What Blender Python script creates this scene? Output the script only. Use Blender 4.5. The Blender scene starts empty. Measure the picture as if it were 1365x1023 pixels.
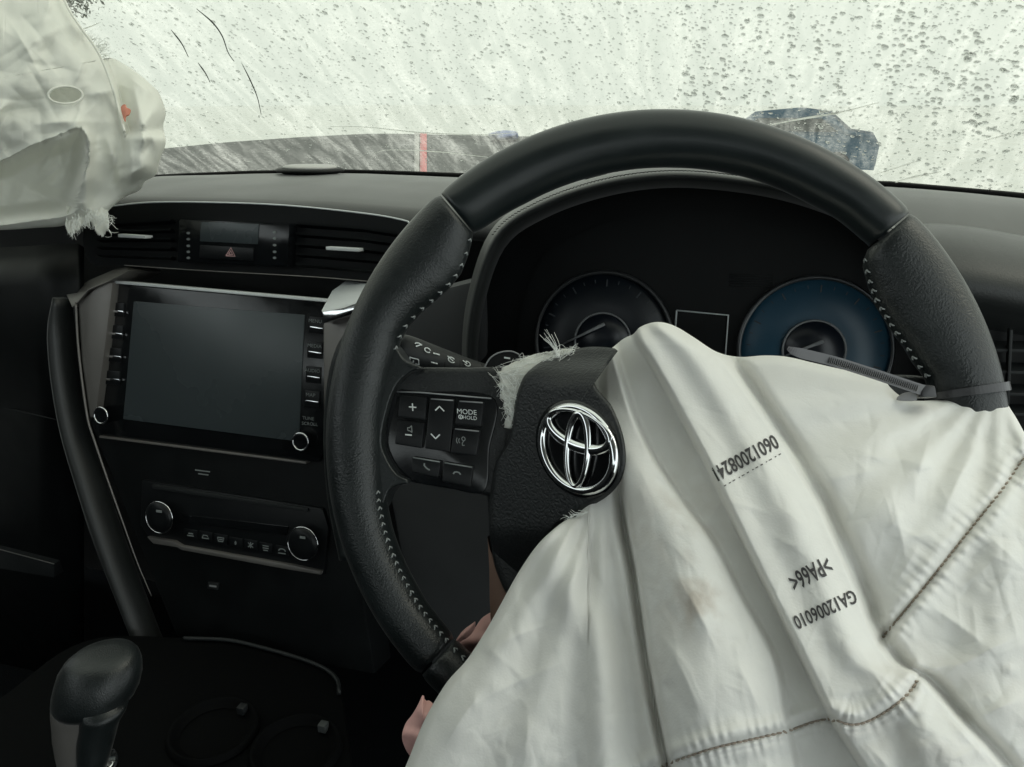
import bpy, bmesh, math, random
import numpy as np
from mathutils import Vector, Matrix, noise as mnoise
random.seed(7); np.random.seed(7)
R = math.radians

# ------------------------------------------------------------------ camera, world, light
scene = bpy.context.scene
CAMLOC = Vector((0.0, 0.0, 1.40))
YAW, PITCH, FPX = 17.0, 20.0, 1030.0          # car axes: X right, Y forward, Z up; the camera is turned left
cam_data = bpy.data.cameras.new('camera'); cam = bpy.data.objects.new('camera', cam_data)
scene.collection.objects.link(cam); scene.camera = cam
cam.location = CAMLOC; cam.rotation_euler = (R(90 - PITCH), 0, R(YAW))
cam_data.sensor_width = 36.0; cam_data.lens = 36.0 * FPX / 1365.0
cam_data.clip_start = 0.01; cam_data.clip_end = 2000

SUN_EL, SUN_AZ = 52.0, 75.0                   # azimuth clockwise from +Y
world = bpy.data.worlds.new('World'); scene.world = world; world.use_nodes = True
wn = world.node_tree.nodes; wl_ = world.node_tree.links; wn.clear()
wo = wn.new('ShaderNodeOutputWorld'); wb = wn.new('ShaderNodeBackground')
sky = wn.new('ShaderNodeTexSky'); sky.sky_type = 'NISHITA'; sky.sun_disc = False
sky.sun_elevation = R(SUN_EL); sky.sun_rotation = R(SUN_AZ); sky.dust_density = 4.0; sky.air_density = 1.0
hs = wn.new('ShaderNodeHueSaturation'); hs.inputs['Saturation'].default_value = 0.12
wl_.new(sky.outputs[0], hs.inputs['Color']); cloud = wn.new('ShaderNodeMix'); cloud.data_type = 'RGBA'; cloud.inputs[0].default_value = 0.85   # an even overcast over the clear sky
cloud.inputs[7].default_value = (4.6, 5.1, 5.05, 1); wl_.new(hs.outputs[0], cloud.inputs[6]); wl_.new(cloud.outputs[2], wb.inputs[0]); wl_.new(wb.outputs[0], wo.inputs[0])
wb.inputs[1].default_value = 0.15
sd = bpy.data.lights.new('sun', 'SUN'); sun = bpy.data.objects.new('sun', sd); scene.collection.objects.link(sun)
sd.energy = 0.6; sd.angle = R(40); sd.color = (1.0, 0.97, 0.93)
sdir = Vector((math.sin(R(SUN_AZ)) * math.cos(R(SUN_EL)), math.cos(R(SUN_AZ)) * math.cos(R(SUN_EL)), math.sin(R(SUN_EL))))
sun.rotation_euler = sdir.to_track_quat('Z', 'Y').to_euler(); sun.location = (1.5, 3, 4)
vs = scene.view_settings
vs.view_transform = 'Standard'; vs.look = 'None'; vs.gamma = 1.0; vs.use_curve_mapping = False
vs.exposure = 1.08
scene.cycles.use_denoising = True
scene.cycles.max_bounces = 10; scene.cycles.transparent_max_bounces = 24
scene.cycles.transmission_bounces = 8; scene.cycles.diffuse_bounces = 5; scene.cycles.glossy_bounces = 4
scene.cycles.caustics_reflective = False; scene.cycles.caustics_refractive = False
scene.cycles.sample_clamp_indirect = 6.0

# ------------------------------------------------------------------ rays: pixel of the photograph -> point on a real surface
cy_, sy_, cp_, sp_ = math.cos(R(YAW)), math.sin(R(YAW)), math.cos(R(PITCH)), math.sin(R(PITCH))
CF = np.array([-sy_ * cp_, cy_ * cp_, -sp_]); CR = np.array([cy_, sy_, 0.0]); CU = np.cross(CR, CF)
C0 = np.array(CAMLOC)
def ray(px, py):
    px = np.asarray(px, float); py = np.asarray(py, float)
    return CF + ((px - 682.5) / FPX)[..., None] * CR - ((py - 511.5) / FPX)[..., None] * CU
def at(px, py, d):
    return C0 + ray(px, py) * np.asarray(d, float)[..., None]
def on_y(px, py, Y):
    r = ray(px, py); return C0 + r * ((np.asarray(Y, float) - C0[1]) / r[..., 1])[..., None]
def on_z(px, py, Z):
    r = ray(px, py); return C0 + r * ((np.asarray(Z, float) - C0[2]) / r[..., 2])[..., None]
class Plane:
    def __init__(s, p, n):
        s.p = np.array(p, float); s.n = np.array(n, float) / np.linalg.norm(n)
    def depth(s, px, py, h=0.0):
        return (np.dot(s.p - C0, s.n) + np.asarray(h, float)) / (ray(px, py) @ s.n)
    def __call__(s, px, py, h=0.0):
        return C0 + ray(px, py) * s.depth(px, py, h)[..., None]

# ------------------------------------------------------------------ object helpers
COL = scene.collection
def root(name, loc, label, cat, group=None):
    o = bpy.data.objects.new(name, None); COL.objects.link(o)
    o.location = [float(v) for v in loc]; o.empty_display_size = 0.02
    o['label'] = label; o['category'] = cat
    if group: o['group'] = group
    return o
def base_of(parent):
    b = Vector((0, 0, 0)); p = parent
    while p is not None:
        b += Vector(p.location); p = p.parent
    return b
def link(name, me, mat, parent=None, smooth=True, kind=None):
    o = bpy.data.objects.new(name, me); COL.objects.link(o)
    if parent is not None: o.parent = parent
    if mat is not None and not me.materials: me.materials.append(mat)
    if smooth: me.shade_smooth()
    if kind: o['kind'] = kind
    return o
def mesh(name, verts, faces, mat, parent=None, smooth=True, kind=None):
    """verts in world space; stored relative to the parent"""
    b = np.array(base_of(parent)); v = np.asarray(verts, float).reshape(-1, 3) - b
    me = bpy.data.meshes.new(name); me.from_pydata(v.tolist(), [], [tuple(int(i) for i in f) for f in faces]); me.update()
    return link(name, me, mat, parent, smooth, kind)
def autosmooth(o, deg=35):
    me = o.data; bm = bmesh.new(); bm.from_mesh(me)
    for e in bm.edges:
        if len(e.link_faces) == 2 and e.calc_face_angle(0) > R(deg): e.smooth = False
    bm.to_mesh(me); bm.free()
    return o
def place(name, me, M, mat, parent=None):
    """an object that shares mesh data, at world matrix M"""
    o = bpy.data.objects.new(name, me); COL.objects.link(o)
    if mat is not None and not me.materials: me.materials.append(mat)
    if parent is not None: o.parent = parent
    o.matrix_basis = Matrix.Translation(-base_of(parent)) @ M
    return o
def frame(p, ex, ez):
    ez = Vector(ez).normalized(); ex = Vector(ex); ex = (ex - ez * ex.dot(ez)).normalized(); ey = ez.cross(ex)
    M = Matrix((ex, ey, ez)).transposed().to_4x4(); M.translation = Vector(p); return M
def grid_faces(nr, nc, close_c=False, close_r=False):
    i = np.arange(nr if close_r else nr - 1)[:, None]; j = np.arange(nc if close_c else nc - 1)[None, :]
    a = i * nc + j; b = i * nc + (j + 1) % nc; c = ((i + 1) % nr) * nc + (j + 1) % nc; d = ((i + 1) % nr) * nc + j
    return np.stack([a, b, c, d], -1).reshape(-1, 4)
def loft(name, rows, mat, parent=None, close=False, thick=0.0, smooth=True, caps=False, sub=0, kind=None):
    rows = [np.asarray(r, float) for r in rows]; nr, nc = len(rows), len(rows[0])
    f = grid_faces(nr, nc, close).tolist()
    if caps: f += [list(range(nc))[::-1], [(nr - 1) * nc + j for j in range(nc)]]
    o = mesh(name, np.concatenate(rows), f, mat, parent, smooth, kind)
    if sub:
        m = o.modifiers.new('smooth', 'SUBSURF'); m.levels = m.render_levels = sub
    if thick:
        m = o.modifiers.new('thick', 'SOLIDIFY'); m.thickness = abs(thick); m.offset = -1 if thick > 0 else 1
    return o
def smooth_line(pts, n, closed=False):
    """Catmull-Rom through points (any dimension), n samples spaced by length"""
    p = np.asarray(pts, float)
    if closed: p = np.vstack([p[-1], p, p[0], p[1]])
    else: p = np.vstack([2 * p[0] - p[1], p, 2 * p[-1] - p[-2]])
    out = []
    for k in range(1, len(p) - 2):
        t = np.linspace(0, 1, 14, endpoint=False)[:, None]
        a, b, c, d = p[k - 1], p[k], p[k + 1], p[k + 2]
        out.append(0.5 * (2 * b + (c - a) * t + (2 * a - 5 * b + 4 * c - d) * t ** 2 + (3 * b - a - 3 * c + d) * t ** 3))
    out = np.vstack(out + [p[-2][None]])
    s = np.r_[0, np.cumsum(np.linalg.norm(np.diff(out, axis=0), axis=1))]
    q = np.linspace(0, s[-1], n + 1 if closed else n)
    r = np.stack([np.interp(q, s, out[:, i]) for i in range(out.shape[1])], 1)
    return r[:-1] if closed else r
def tube_data(pts, rad, seg=10, closed=False, flat=None, up=None):
    """sweep a circle (or an ellipse: flat = second radius, measured along `up`)"""
    p = np.asarray(pts, float); n = len(p); rad = np.broadcast_to(np.asarray(rad, float), (n,))
    fl = rad if flat is None else np.broadcast_to(np.asarray(flat, float), (n,))
    if closed: t = np.roll(p, -1, 0) - np.roll(p, 1, 0)
    else: t = np.gradient(p, axis=0)
    t /= np.linalg.norm(t, axis=1)[:, None] + 1e-12
    if up is None:
        u = np.array([0.13, 0.27, 0.95]); us = []
        u = u - t[0] * np.dot(u, t[0]); u /= np.linalg.norm(u)
        for k in range(n):
            u = u - t[k] * np.dot(u, t[k]); u /= np.linalg.norm(u); us.append(u.copy())
        us = np.array(us)
    else:
        us = np.broadcast_to(np.asarray(up, float), (n, 3)).copy(); us -= t * np.sum(us * t, 1)[:, None]
        us /= np.linalg.norm(us, axis=1)[:, None]
    w = np.cross(t, us)
    a = np.linspace(0, 2 * math.pi, seg, endpoint=False)
    v = p[:, None] + w[:, None] * (np.cos(a)[None, :, None] * rad[:, None, None]) + us[:, None] * (np.sin(a)[None, :, None] * fl[:, None, None])
    f = grid_faces(n, seg, True, closed).tolist()
    if not closed: f += [list(range(seg))[::-1], [(n - 1) * seg + j for j in range(seg)]]
    return v.reshape(-1, 3), f
def tube(name, pts, rad, mat, parent=None, seg=10, closed=False, flat=None, up=None, kind=None):
    v, f = tube_data(pts, rad, seg, closed, flat, up); return mesh(name, v, f, mat, parent, True, kind)
def prism(name, top, depth_vec, mat, parent=None, bevel=0.0, seg=2, kind=None):
    """polygon `top` (3D, in order) extruded by depth_vec away from the viewer, with rounded edges"""
    top = np.asarray(top, float); n = len(top); dv = np.asarray(depth_vec, float)
    b = np.array(base_of(parent)); bm = bmesh.new()
    a = [bm.verts.new(v - b) for v in top]; c = [bm.verts.new(v + dv - b) for v in top]
    bm.faces.new(a); bm.faces.new(c[::-1])
    for i in range(n): bm.faces.new((a[i], c[i], c[(i + 1) % n], a[(i + 1) % n]))
    bmesh.ops.recalc_face_normals(bm, faces=bm.faces)
    if bevel:
        top_e = [e for e in bm.edges if all(v in a for v in e.verts)]
        ver_e = [e for e in bm.edges if (e.verts[0] in a) != (e.verts[1] in a)] if n <= 8 else []
        bmesh.ops.bevel(bm, geom=top_e + ver_e, offset=bevel, segments=seg, profile=0.6, affect='EDGES', clamp_overlap=True)
    for e in bm.edges:
        if len(e.link_faces) == 2 and e.calc_face_angle(0) > R(38): e.smooth = False
    me = bpy.data.meshes.new(name); bm.to_mesh(me); bm.free()
    return link(name, me, mat, parent, True, kind)
_font_cache = {}
def text_verts(s, size=1.0, shear=0.0, bold=0.0):
    """flat outline text as (2D verts, faces)"""
    cu = bpy.data.curves.new('txt', 'FONT'); cu.body = s; cu.size = size; cu.shear = shear; cu.resolution_u = 3; cu.offset = bold
    ob = bpy.data.objects.new('txt', cu); COL.objects.link(ob)
    dg = bpy.context.evaluated_depsgraph_get(); me = ob.evaluated_get(dg).to_mesh()
    v = np.array([list(x.co)[:2] for x in me.vertices]); f = [list(p.vertices) for p in me.polygons]
    ob.evaluated_get(dg).to_mesh_clear(); bpy.data.objects.remove(ob); bpy.data.curves.remove(cu)
    return v, f
def print_px(name, v2, faces, origin, ex, ey, surf, mat, parent, lift=0.0003):
    """flat print: local (x,y) -> pixel origin + x*ex + y*ey -> surf(px,py,lift)"""
    v2 = np.asarray(v2, float); px = origin[0] + v2[:, 0] * ex[0] + v2[:, 1] * ey[0]; py = origin[1] + v2[:, 0] * ex[1] + v2[:, 1] * ey[1]
    return mesh(name, surf(px, py, lift), faces, mat, parent, False)
def strokes(lines, w):
    """line icons: list of polylines (2D) -> flat ribbons"""
    V, F = [], []
    for ln in lines:
        p = np.asarray(ln, float); t = np.gradient(p, axis=0); t /= np.linalg.norm(t, axis=1)[:, None] + 1e-9
        nrm = np.stack([-t[:, 1], t[:, 0]], 1) * w / 2; k = len(V)
        for i in range(len(p)): V += [p[i] + nrm[i], p[i] - nrm[i]]
        F += [[k + 2 * i, k + 2 * i + 1, k + 2 * i + 3, k + 2 * i + 2] for i in range(len(p) - 1)]
    return np.array(V), F
def arc2(cx, cy, rx, ry, a0, a1, n=14):
    a = np.linspace(R(a0), R(a1), n); return np.stack([cx + rx * np.cos(a), cy + ry * np.sin(a)], 1)
def sstep(a, b, x):
    t = np.clip((np.asarray(x, float) - a) / (b - a), 0, 1); return t * t * (3 - 2 * t)
def fbm(P, scale, octv=3, H=0.55):
    out = np.zeros(len(P)); amp = 1.0; s = scale
    for k in range(octv):
        out += amp * np.array([mnoise.noise((float(x) * s, float(y) * s, 7.3 * k + 1.7)) for x, y in P]); amp *= H; s *= 2.1
    return out
def ridged(P, scale, octv=2):
    out = np.zeros(len(P)); amp = 1.0; s = scale
    for k in range(octv):
        out += amp * (1 - 2 * np.abs(np.array([mnoise.noise((float(x) * s, float(y) * s, 3.1 * k + 9.2)) for x, y in P]))); amp *= 0.5; s *= 2.2
    return out
def poly_dist(px, py, line):
    """distance to a polyline, signed side (+ right of travel in image), arc position"""
    line = np.asarray(line, float); best = np.full(px.shape, 1e9); side = np.zeros(px.shape); pos = np.zeros(px.shape); acc = 0.0
    for a, b in zip(line[:-1], line[1:]):
        d = b - a; L = np.hypot(*d); t = np.clip(((px - a[0]) * d[0] + (py - a[1]) * d[1]) / (L * L), 0, 1)
        qx, qy = a[0] + t * d[0], a[1] + t * d[1]; dist = np.hypot(px - qx, py - qy); m = dist < best
        cr = d[0] * (py - a[1]) - d[1] * (px - a[0])
        best = np.where(m, dist, best); side = np.where(m, np.sign(cr), side); pos = np.where(m, acc + t * L, pos); acc += L
    return best, side, pos
def inside(px, py, poly):
    poly = np.asarray(poly, float); c = np.zeros(px.shape, bool); j = len(poly) - 1
    for i in range(len(poly)):
        xi, yi = poly[i]; xj, yj = poly[j]
        m = ((yi > py) != (yj > py)) & (px < (xj - xi) * (py - yi) / (yj - yi + 1e-12) + xi); c ^= m; j = i
    return c

# ------------------------------------------------------------------ materials
def nodemat(name):
    m = bpy.data.materials.new(name); m.use_nodes = True; nt = m.node_tree
    return m, nt, nt.nodes['Principled BSDF'], nt.nodes['Material Output']
def mat(name, col, rough=0.5, metal=0.0, spec=0.5, bump=None, bscale=400, bdist=0.0004, btype='noise', var=0.0, vscale=20, rvar=0.0, coat=0.0, dust=0.0, sheen=0.0):
    m, nt, b, out = nodemat(name); n, l = nt.nodes, nt.links
    b.inputs['Base Color'].default_value = (*col, 1); b.inputs['Roughness'].default_value = rough
    b.inputs['Metallic'].default_value = metal; b.inputs['Specular IOR Level'].default_value = spec
    b.inputs['Sheen Weight'].default_value = sheen; b.inputs['Sheen Roughness'].default_value = 0.35
    b.inputs['Coat Weight'].default_value = coat; b.inputs['Coat Roughness'].default_value = 0.08
    tc = n.new('ShaderNodeTexCoord')
    if var or rvar or dust:
        nz = n.new('ShaderNodeTexNoise'); nz.inputs['Scale'].default_value = vscale; nz.inputs['Detail'].default_value = 5
        l.new(tc.outputs['Object'], nz.inputs['Vector'])
        if var or dust:
            rp = n.new('ShaderNodeValToRGB'); l.new(nz.outputs[0], rp.inputs[0])
            rp.color_ramp.elements[0].position = 0.3; rp.color_ramp.elements[1].position = 0.75
            rp.color_ramp.elements[0].color = tuple(c * (1 - var) for c in col) + (1,)
            rp.color_ramp.elements[1].color = tuple(min(1, c * (1 + var) + dust) for c in col) + (1,)
            l.new(rp.outputs[0], b.inputs['Base Color'])
        if rvar:
            mr = n.new('ShaderNodeMapRange'); l.new(nz.outputs[0], mr.inputs[0]); mr.inputs[1].default_value = 0.3; mr.inputs[2].default_value = 0.7
            mr.inputs[3].default_value = max(0.02, rough - rvar); mr.inputs[4].default_value = min(1, rough + rvar); l.new(mr.outputs[0], b.inputs['Roughness'])
    if bump:
        if btype == 'noise':
            t = n.new('ShaderNodeTexNoise'); t.inputs['Scale'].default_value = bscale; t.inputs['Detail'].default_value = 3; o_ = t.outputs[0]
        else:
            t = n.new('ShaderNodeTexVoronoi'); t.inputs['Scale'].default_value = bscale; t.feature = 'SMOOTH_F1'; o_ = t.outputs['Distance']
            w = n.new('ShaderNodeTexNoise'); w.inputs['Scale'].default_value = bscale * 0.35; l.new(tc.outputs['Object'], w.inputs['Vector'])
            mx = n.new('ShaderNodeVectorMath'); mx.operation = 'MULTIPLY_ADD'; mx.inputs[1].default_value = (0.004,) * 3
            l.new(w.outputs['Color'], mx.inputs[0]); l.new(tc.outputs['Object'], mx.inputs[2]); l.new(mx.outputs[0], t.inputs['Vector'])
        if btype == 'noise': l.new(tc.outputs['Object'], t.inputs['Vector'])
        bp = n.new('ShaderNodeBump'); bp.inputs['Strength'].default_value = bump; bp.inputs['Distance'].default_value = bdist
        l.new(o_, bp.inputs['Height']); l.new(bp.outputs[0], b.inputs['Normal'])
    return m
M = {}
M['leather'] = mat('grained black leather', sheen=0.08, col=(0.0085, 0.0115, 0.0122), rough=0.36, bump=0.55, bscale=900, bdist=0.00035, btype='vor', var=0.2, vscale=60, rvar=0.06)
M['rim'] = mat('smooth black rim cover', sheen=0.12, col=(0.0085, 0.0130, 0.0140), rough=0.34, bump=0.15, bscale=900, bdist=0.0002, var=0.15, vscale=40, rvar=0.05)
M['grain'] = mat('moulded grained plastic', (0.013, 0.015, 0.016), 0.44, bump=0.7, bscale=750, bdist=0.0004, btype='vor', var=0.1, vscale=50, rvar=0.05)
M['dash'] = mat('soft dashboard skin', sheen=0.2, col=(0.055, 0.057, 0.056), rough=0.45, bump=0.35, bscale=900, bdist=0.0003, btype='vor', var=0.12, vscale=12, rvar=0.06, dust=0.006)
M['dashdark'] = mat('dark dashboard skin with hood shade', sheen=0.10, col=(0.016, 0.018, 0.018), rough=0.42, bump=0.35, bscale=900, bdist=0.0003, btype='vor', var=0.12, vscale=12, rvar=0.05)  # darker copy of the dash skin, colour takes in the hood's inner shade
M['plastic'] = mat('matt black plastic', (0.0045, 0.0055, 0.006), 0.5, spec=0.22, bump=0.2, bscale=900, bdist=0.0002, var=0.15, vscale=30, rvar=0.06)
M['greyplastic'] = mat('charcoal plastic', (0.014, 0.016, 0.017), 0.55, spec=0.35, bump=0.2, bscale=900, bdist=0.0002, var=0.1, vscale=30)
M['gloss'] = mat('piano black', (0.006, 0.007, 0.008), 0.16, rvar=0.06, vscale=40, var=0.1)
M['button'] = mat('satin black button', (0.006, 0.007, 0.008), 0.36, spec=0.3, rvar=0.05, vscale=60)
M['screen'] = mat('dusty display glass with painted reflection', (0.050, 0.061, 0.066), 0.30, var=0.06, vscale=5, rvar=0.12)  # grey base colour stands in for the hazy reflection on the dusty glass
M['chrome'] = mat('chrome', (0.78, 0.79, 0.8), 0.10, metal=1.0, rvar=0.04, vscale=80)
M['satin'] = mat('satin silver trim', (0.66, 0.69, 0.70), 0.4, metal=0.1, rvar=0.05, vscale=60)
M['darksatin'] = mat('dark satin metal', (0.20, 0.19, 0.18), 0.42, metal=0.5, rvar=0.06, vscale=60)
M['brown'] = mat('bronze trim', (0.20, 0.12, 0.085), 0.4, metal=0.4, rvar=0.05, vscale=40)
M['icon'] = mat('white print', (0.62, 0.66, 0.66), 0.6)
M['dimicon'] = mat('grey print', (0.20, 0.22, 0.22), 0.6)
M['pinkicon'] = mat('pale red print', (0.55, 0.33, 0.33), 0.6)
M['thread'] = mat('grey thread', (0.26, 0.28, 0.28), 0.7)
M['gauge'] = mat('gauge face with blue reflection', (0.022, 0.076, 0.125), 0.35, var=0.15, vscale=14)  # brighter blue paints the reflection seen on the right gauge
M['gaugein'] = mat('dark gauge centre', (0.008, 0.011, 0.018), 0.3)
M['gaugering'] = mat('grey gauge ring', (0.10, 0.105, 0.11), 0.3, metal=0.6)
M['needle'] = mat('grey needle', (0.22, 0.23, 0.24), 0.45)
M['tie'] = mat('black nylon tie', (0.035, 0.035, 0.038), 0.33, rvar=0.05, vscale=90)
M['pink'] = mat('pink fabric', (0.78, 0.45, 0.42), 0.75, bump=0.3, bscale=300, bdist=0.0006, var=0.15, vscale=60)
M['red'] = mat('red tape', (0.5, 0.03, 0.035), 0.4)
M['white'] = mat('white paint', (0.75, 0.75, 0.73), 0.4)
M['ink'] = mat('black ink', (0.05, 0.048, 0.05), 0.8)
M['hoodpaint'] = mat('wet grey bonnet paint', (0.035, 0.037, 0.037), 0.55, spec=0.3, var=0.1, vscale=3, rvar=0.1)
M['bluecar'] = mat('blue car paint', (0.010, 0.070, 0.13), 0.5, spec=0.2)
M['smearblue'] = mat('pale blue smear', (0.20, 0.24, 0.42), 0.4)
M['carglass'] = mat('dark car glass', (0.012, 0.02, 0.02), 0.3)
M['rubber'] = mat('black rubber', (0.008, 0.008, 0.008), 0.6)
M['ground'] = mat('wet pale concrete', (0.56, 0.57, 0.54), 0.22, var=0.12, vscale=0.8, rvar=0.15, bump=0.2, bscale=30, bdist=0.004)
M['carpet'] = mat('black carpet', (0.004, 0.005, 0.006), 0.95, spec=0.1, bump=0.6, bscale=500, bdist=0.002)
M['headliner'] = mat('grey headliner', (0.30, 0.30, 0.29), 0.9, bump=0.2, bscale=600, bdist=0.0005)

def fabric(name, col, stain_shade=True, trans=0.14):
    m, nt, b, out = nodemat(name); n, l = nt.nodes, nt.links
    b.inputs['Roughness'].default_value = 0.75; b.inputs['Specular IOR Level'].default_value = 0.2
    tc = n.new('ShaderNodeTexCoord')
    def nz(s, d=4, v=None, dist=0.0):
        t = n.new('ShaderNodeTexNoise'); t.inputs['Scale'].default_value = s; t.inputs['Detail'].default_value = d; t.inputs['Distortion'].default_value = dist
        l.new(v or tc.outputs['Object'], t.inputs['Vector']); return t.outputs[0]
    rp = n.new('ShaderNodeValToRGB'); l.new(nz(9), rp.inputs[0])
    rp.color_ramp.elements[0].position = 0.35; rp.color_ramp.elements[1].position = 0.7
    rp.color_ramp.elements[0].color = tuple(c * 0.95 for c in col) + (1,); rp.color_ramp.elements[1].color = (*col, 1)
    last = rp.outputs[0]
    if stain_shade:
        st = n.new('ShaderNodeAttribute'); st.attribute_name = 'stain_shade'
        mul = n.new('ShaderNodeMath'); mul.operation = 'MULTIPLY'; l.new(st.outputs['Fac'], mul.inputs[0])
        r2 = n.new('ShaderNodeMapRange'); l.new(nz(60, 6), r2.inputs[0]); r2.inputs[1].default_value = 0.42; r2.inputs[2].default_value = 0.62
        l.new(r2.outputs[0], mul.inputs[1])
        mx = n.new('ShaderNodeMix'); mx.data_type = 'RGBA'; l.new(mul.outputs[0], mx.inputs[0]); l.new(last, mx.inputs[6])
        mx.inputs[7].default_value = (0.42, 0.33, 0.25, 1); last = mx.outputs[2]
    l.new(last, b.inputs['Base Color'])
    # fine creases over a woven grain
    sep = n.new('ShaderNodeMapping'); sep.inputs['Scale'].default_value = (1.0, 1.0, 0.45); l.new(tc.outputs['Object'], sep.inputs[0])
    wv = nz(55, 2, sep.outputs[0], 0.3)
    cr = n.new('ShaderNodeMath'); cr.operation = 'SUBTRACT'; l.new(wv, cr.inputs[0]); cr.inputs[1].default_value = 0.5
    ab = n.new('ShaderNodeMath'); ab.operation = 'ABSOLUTE'; l.new(cr.outputs[0], ab.inputs[0])
    bp = n.new('ShaderNodeBump'); bp.inputs['Strength'].default_value = 0.30; bp.inputs['Distance'].default_value = 0.002; l.new(ab.outputs[0], bp.inputs['Height'])
    bp2 = n.new('ShaderNodeBump'); bp2.inputs['Strength'].default_value = 0.25; bp2.inputs['Distance'].default_value = 0.0006; l.new(nz(900, 3), bp2.inputs['Height'])
    l.new(bp.outputs[0], bp2.inputs['Normal']); l.new(bp2.outputs[0], b.inputs['Normal'])
    tr = n.new('ShaderNodeBsdfTranslucent'); l.new(last, tr.inputs[0]); l.new(bp.outputs[0], tr.inputs[1])
    ms = n.new('ShaderNodeMixShader'); ms.inputs[0].default_value = trans; l.new(b.outputs[0], ms.inputs[1]); l.new(tr.outputs[0], ms.inputs[2]); l.new(ms.outputs[0], out.inputs[0])
    return m
M['bag'] = fabric('white nylon airbag cloth', (0.865, 0.862, 0.835), True, 0.22)
M['bag2'] = fabric('off white nylon airbag cloth', (0.88, 0.885, 0.835), False, 0.25)
M['fibre'] = mat('frayed white fibres', (0.86, 0.88, 0.85), 0.7)

# ------------------------------------------------------------------ outside: ground, bonnet, things beyond the glass
g = mesh('ground', [(-200, -100, 0), (200, -100, 0), (200, 400, 0), (-200, 400, 0)], [(0, 1, 2, 3)], M['ground']); g['kind'] = 'structure'

HT = np.array([(-400, 235), (0, 222), (150, 207), (220, 198), (300, 190), (400, 183), (500, 178), (600, 180), (700, 182), (800, 186), (950, 196), (1050, 212), (1150, 240), (1250, 285), (1350, 340)], float)
def hood_pt(px, t, lift=0.0):
    yf = np.interp(px, HT[:, 0], HT[:, 1]); yn = yf + 62 + 8 * np.sin(np.asarray(px) / 300)
    y = yn + (yf - yn) * (1 - (1 - t) ** 1.25); Y = 1.16 + 1.0 * t
    p = on_y(px, y, Y + 0 * np.asarray(px)); p[..., 2] += lift; return p
hood = root('car_bonnet', (-0.45, 1.7, 1.0), 'wet grey bonnet of the car seen through the rainy windscreen', 'bonnet')
cols = np.linspace(-400, 1350, 60)
rows = [hood_pt(cols, t) for t in np.linspace(0, 1, 14)]
for dy, dz in ((0.05, 0.02), (0.10, 0.07), (0.13, 0.16), (0.14, 0.35)):
    r_ = rows[13].copy(); r_[:, 1] += dy; r_[:, 2] -= dz; rows.append(r_)
loft('panel', rows, M['hoodpaint'], hood, thick=0.004)
M['capwhite'] = mat('dull white tape', (0.30, 0.29, 0.28), 0.5)
tp = root('streak_strip', hood_pt(np.array([562.0]), 0.5)[0], 'red and white streak likely mirrored in the wet grey bonnet', 'streak')  # invented strip for a red and white streak, probably a reflection
loft('red_band', [hood_pt(np.array([560.0, 569.0]), t, 0.006) for t in np.linspace(0.03, 0.98, 16)], M['red'], tp, thick=0.001)
loft('white_band', [hood_pt(np.array([552.5, 559.0]), t, 0.006) for t in np.linspace(0.03, 0.98, 16)], M['capwhite'], tp, thick=0.001)

def parked_car(loc, yaw, paint, label, s=1.0):
    r = root('parked_car', loc, label, 'car')
    Mx = Matrix.Translation(Vector(loc)) @ Matrix.Rotation(R(yaw), 4, 'Z') @ Matrix.Scale(s, 4)
    side = [(-1.9, .35), (-1.95, .75), (-1.75, .95), (-1.3, 1.0), (-.75, 1.42), (.2, 1.5), (.85, 1.42), (1.35, 1.02), (1.85, .92), (2.0, .7), (1.98, .35)]
    ws = [.80, .84, .86, .86, .66, .64, .66, .86, .84, .80, .78]
    V = [Mx @ Vector((x, sgn * w, z)) for sgn in (1, -1) for (x, z), w in zip(side, ws)]; n = len(side)
    F = [list(range(n)), [n + i for i in range(n)][::-1]] + [[i, (i + 1) % n, n + (i + 1) % n, n + i] for i in range(n)]
    b = mesh('body', V, F, paint, r, True)
    bv = b.modifiers.new('round', 'BEVEL'); bv.width = 0.14; bv.segments = 5; bv.limit_method = 'ANGLE'; bv.angle_limit = R(20)
    for quad in ([(.88, .62, 1.38), (.88, -.62, 1.38), (1.32, -.78, 1.06), (1.32, .78, 1.06)], [(-.78, .62, 1.38), (-.78, -.62, 1.38), (-1.24, -.78, 1.05), (-1.24, .78, 1.05)],
                 [(-.7, .69, 1.36), (.78, .69, 1.36), (1.2, .83, 1.06), (-1.1, .83, 1.06)], [(-.7, -.69, 1.36), (.78, -.69, 1.36), (1.2, -.83, 1.06), (-1.1, -.83, 1.06)]):
        c = np.mean(quad, 0); off = np.array([np.sign(c[0]) * .03 if abs(c[1]) < .1 else 0, np.sign(c[1]) * .03 if abs(c[1]) > .1 else 0, .02])
        mesh('window', [Mx @ Vector(np.array(q) + off) for q in quad], [(0, 1, 2, 3)], M['carglass'], r, False)
    for x in (-1.25, 1.25):
        for y in (-.78, .78):
            a = np.linspace(0, 2 * math.pi, 18, endpoint=False)
            rr = [[Mx @ Vector((x + rad * math.cos(t), y + o_, .31 + rad * math.sin(t))) for t in a] for o_, rad in ((-.1, .22), (-.1, .31), (.1, .31), (.1, .22))]
            loft('wheel', rr, M['rubber'], r, close=True, caps=True)
    for y in (-.6, .6):
        prism('headlight', [Mx @ Vector(q) for q in ((1.99, y - .12, .74), (1.99, y + .12, .74), (1.94, y + .12, .82), (1.94, y - .12, .82))], np.array(Mx.to_3x3() @ Vector((-.05, 0, 0))), M['carglass'], r)
    return r
p = on_z(np.array([1046.0]), np.array([232.0]), 0.0)[0]
parked_car((p[0], p[1], 0), -8, M['bluecar'], 'blue parked car blurred behind the rainy glass above the wheel rim', 0.80)
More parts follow.
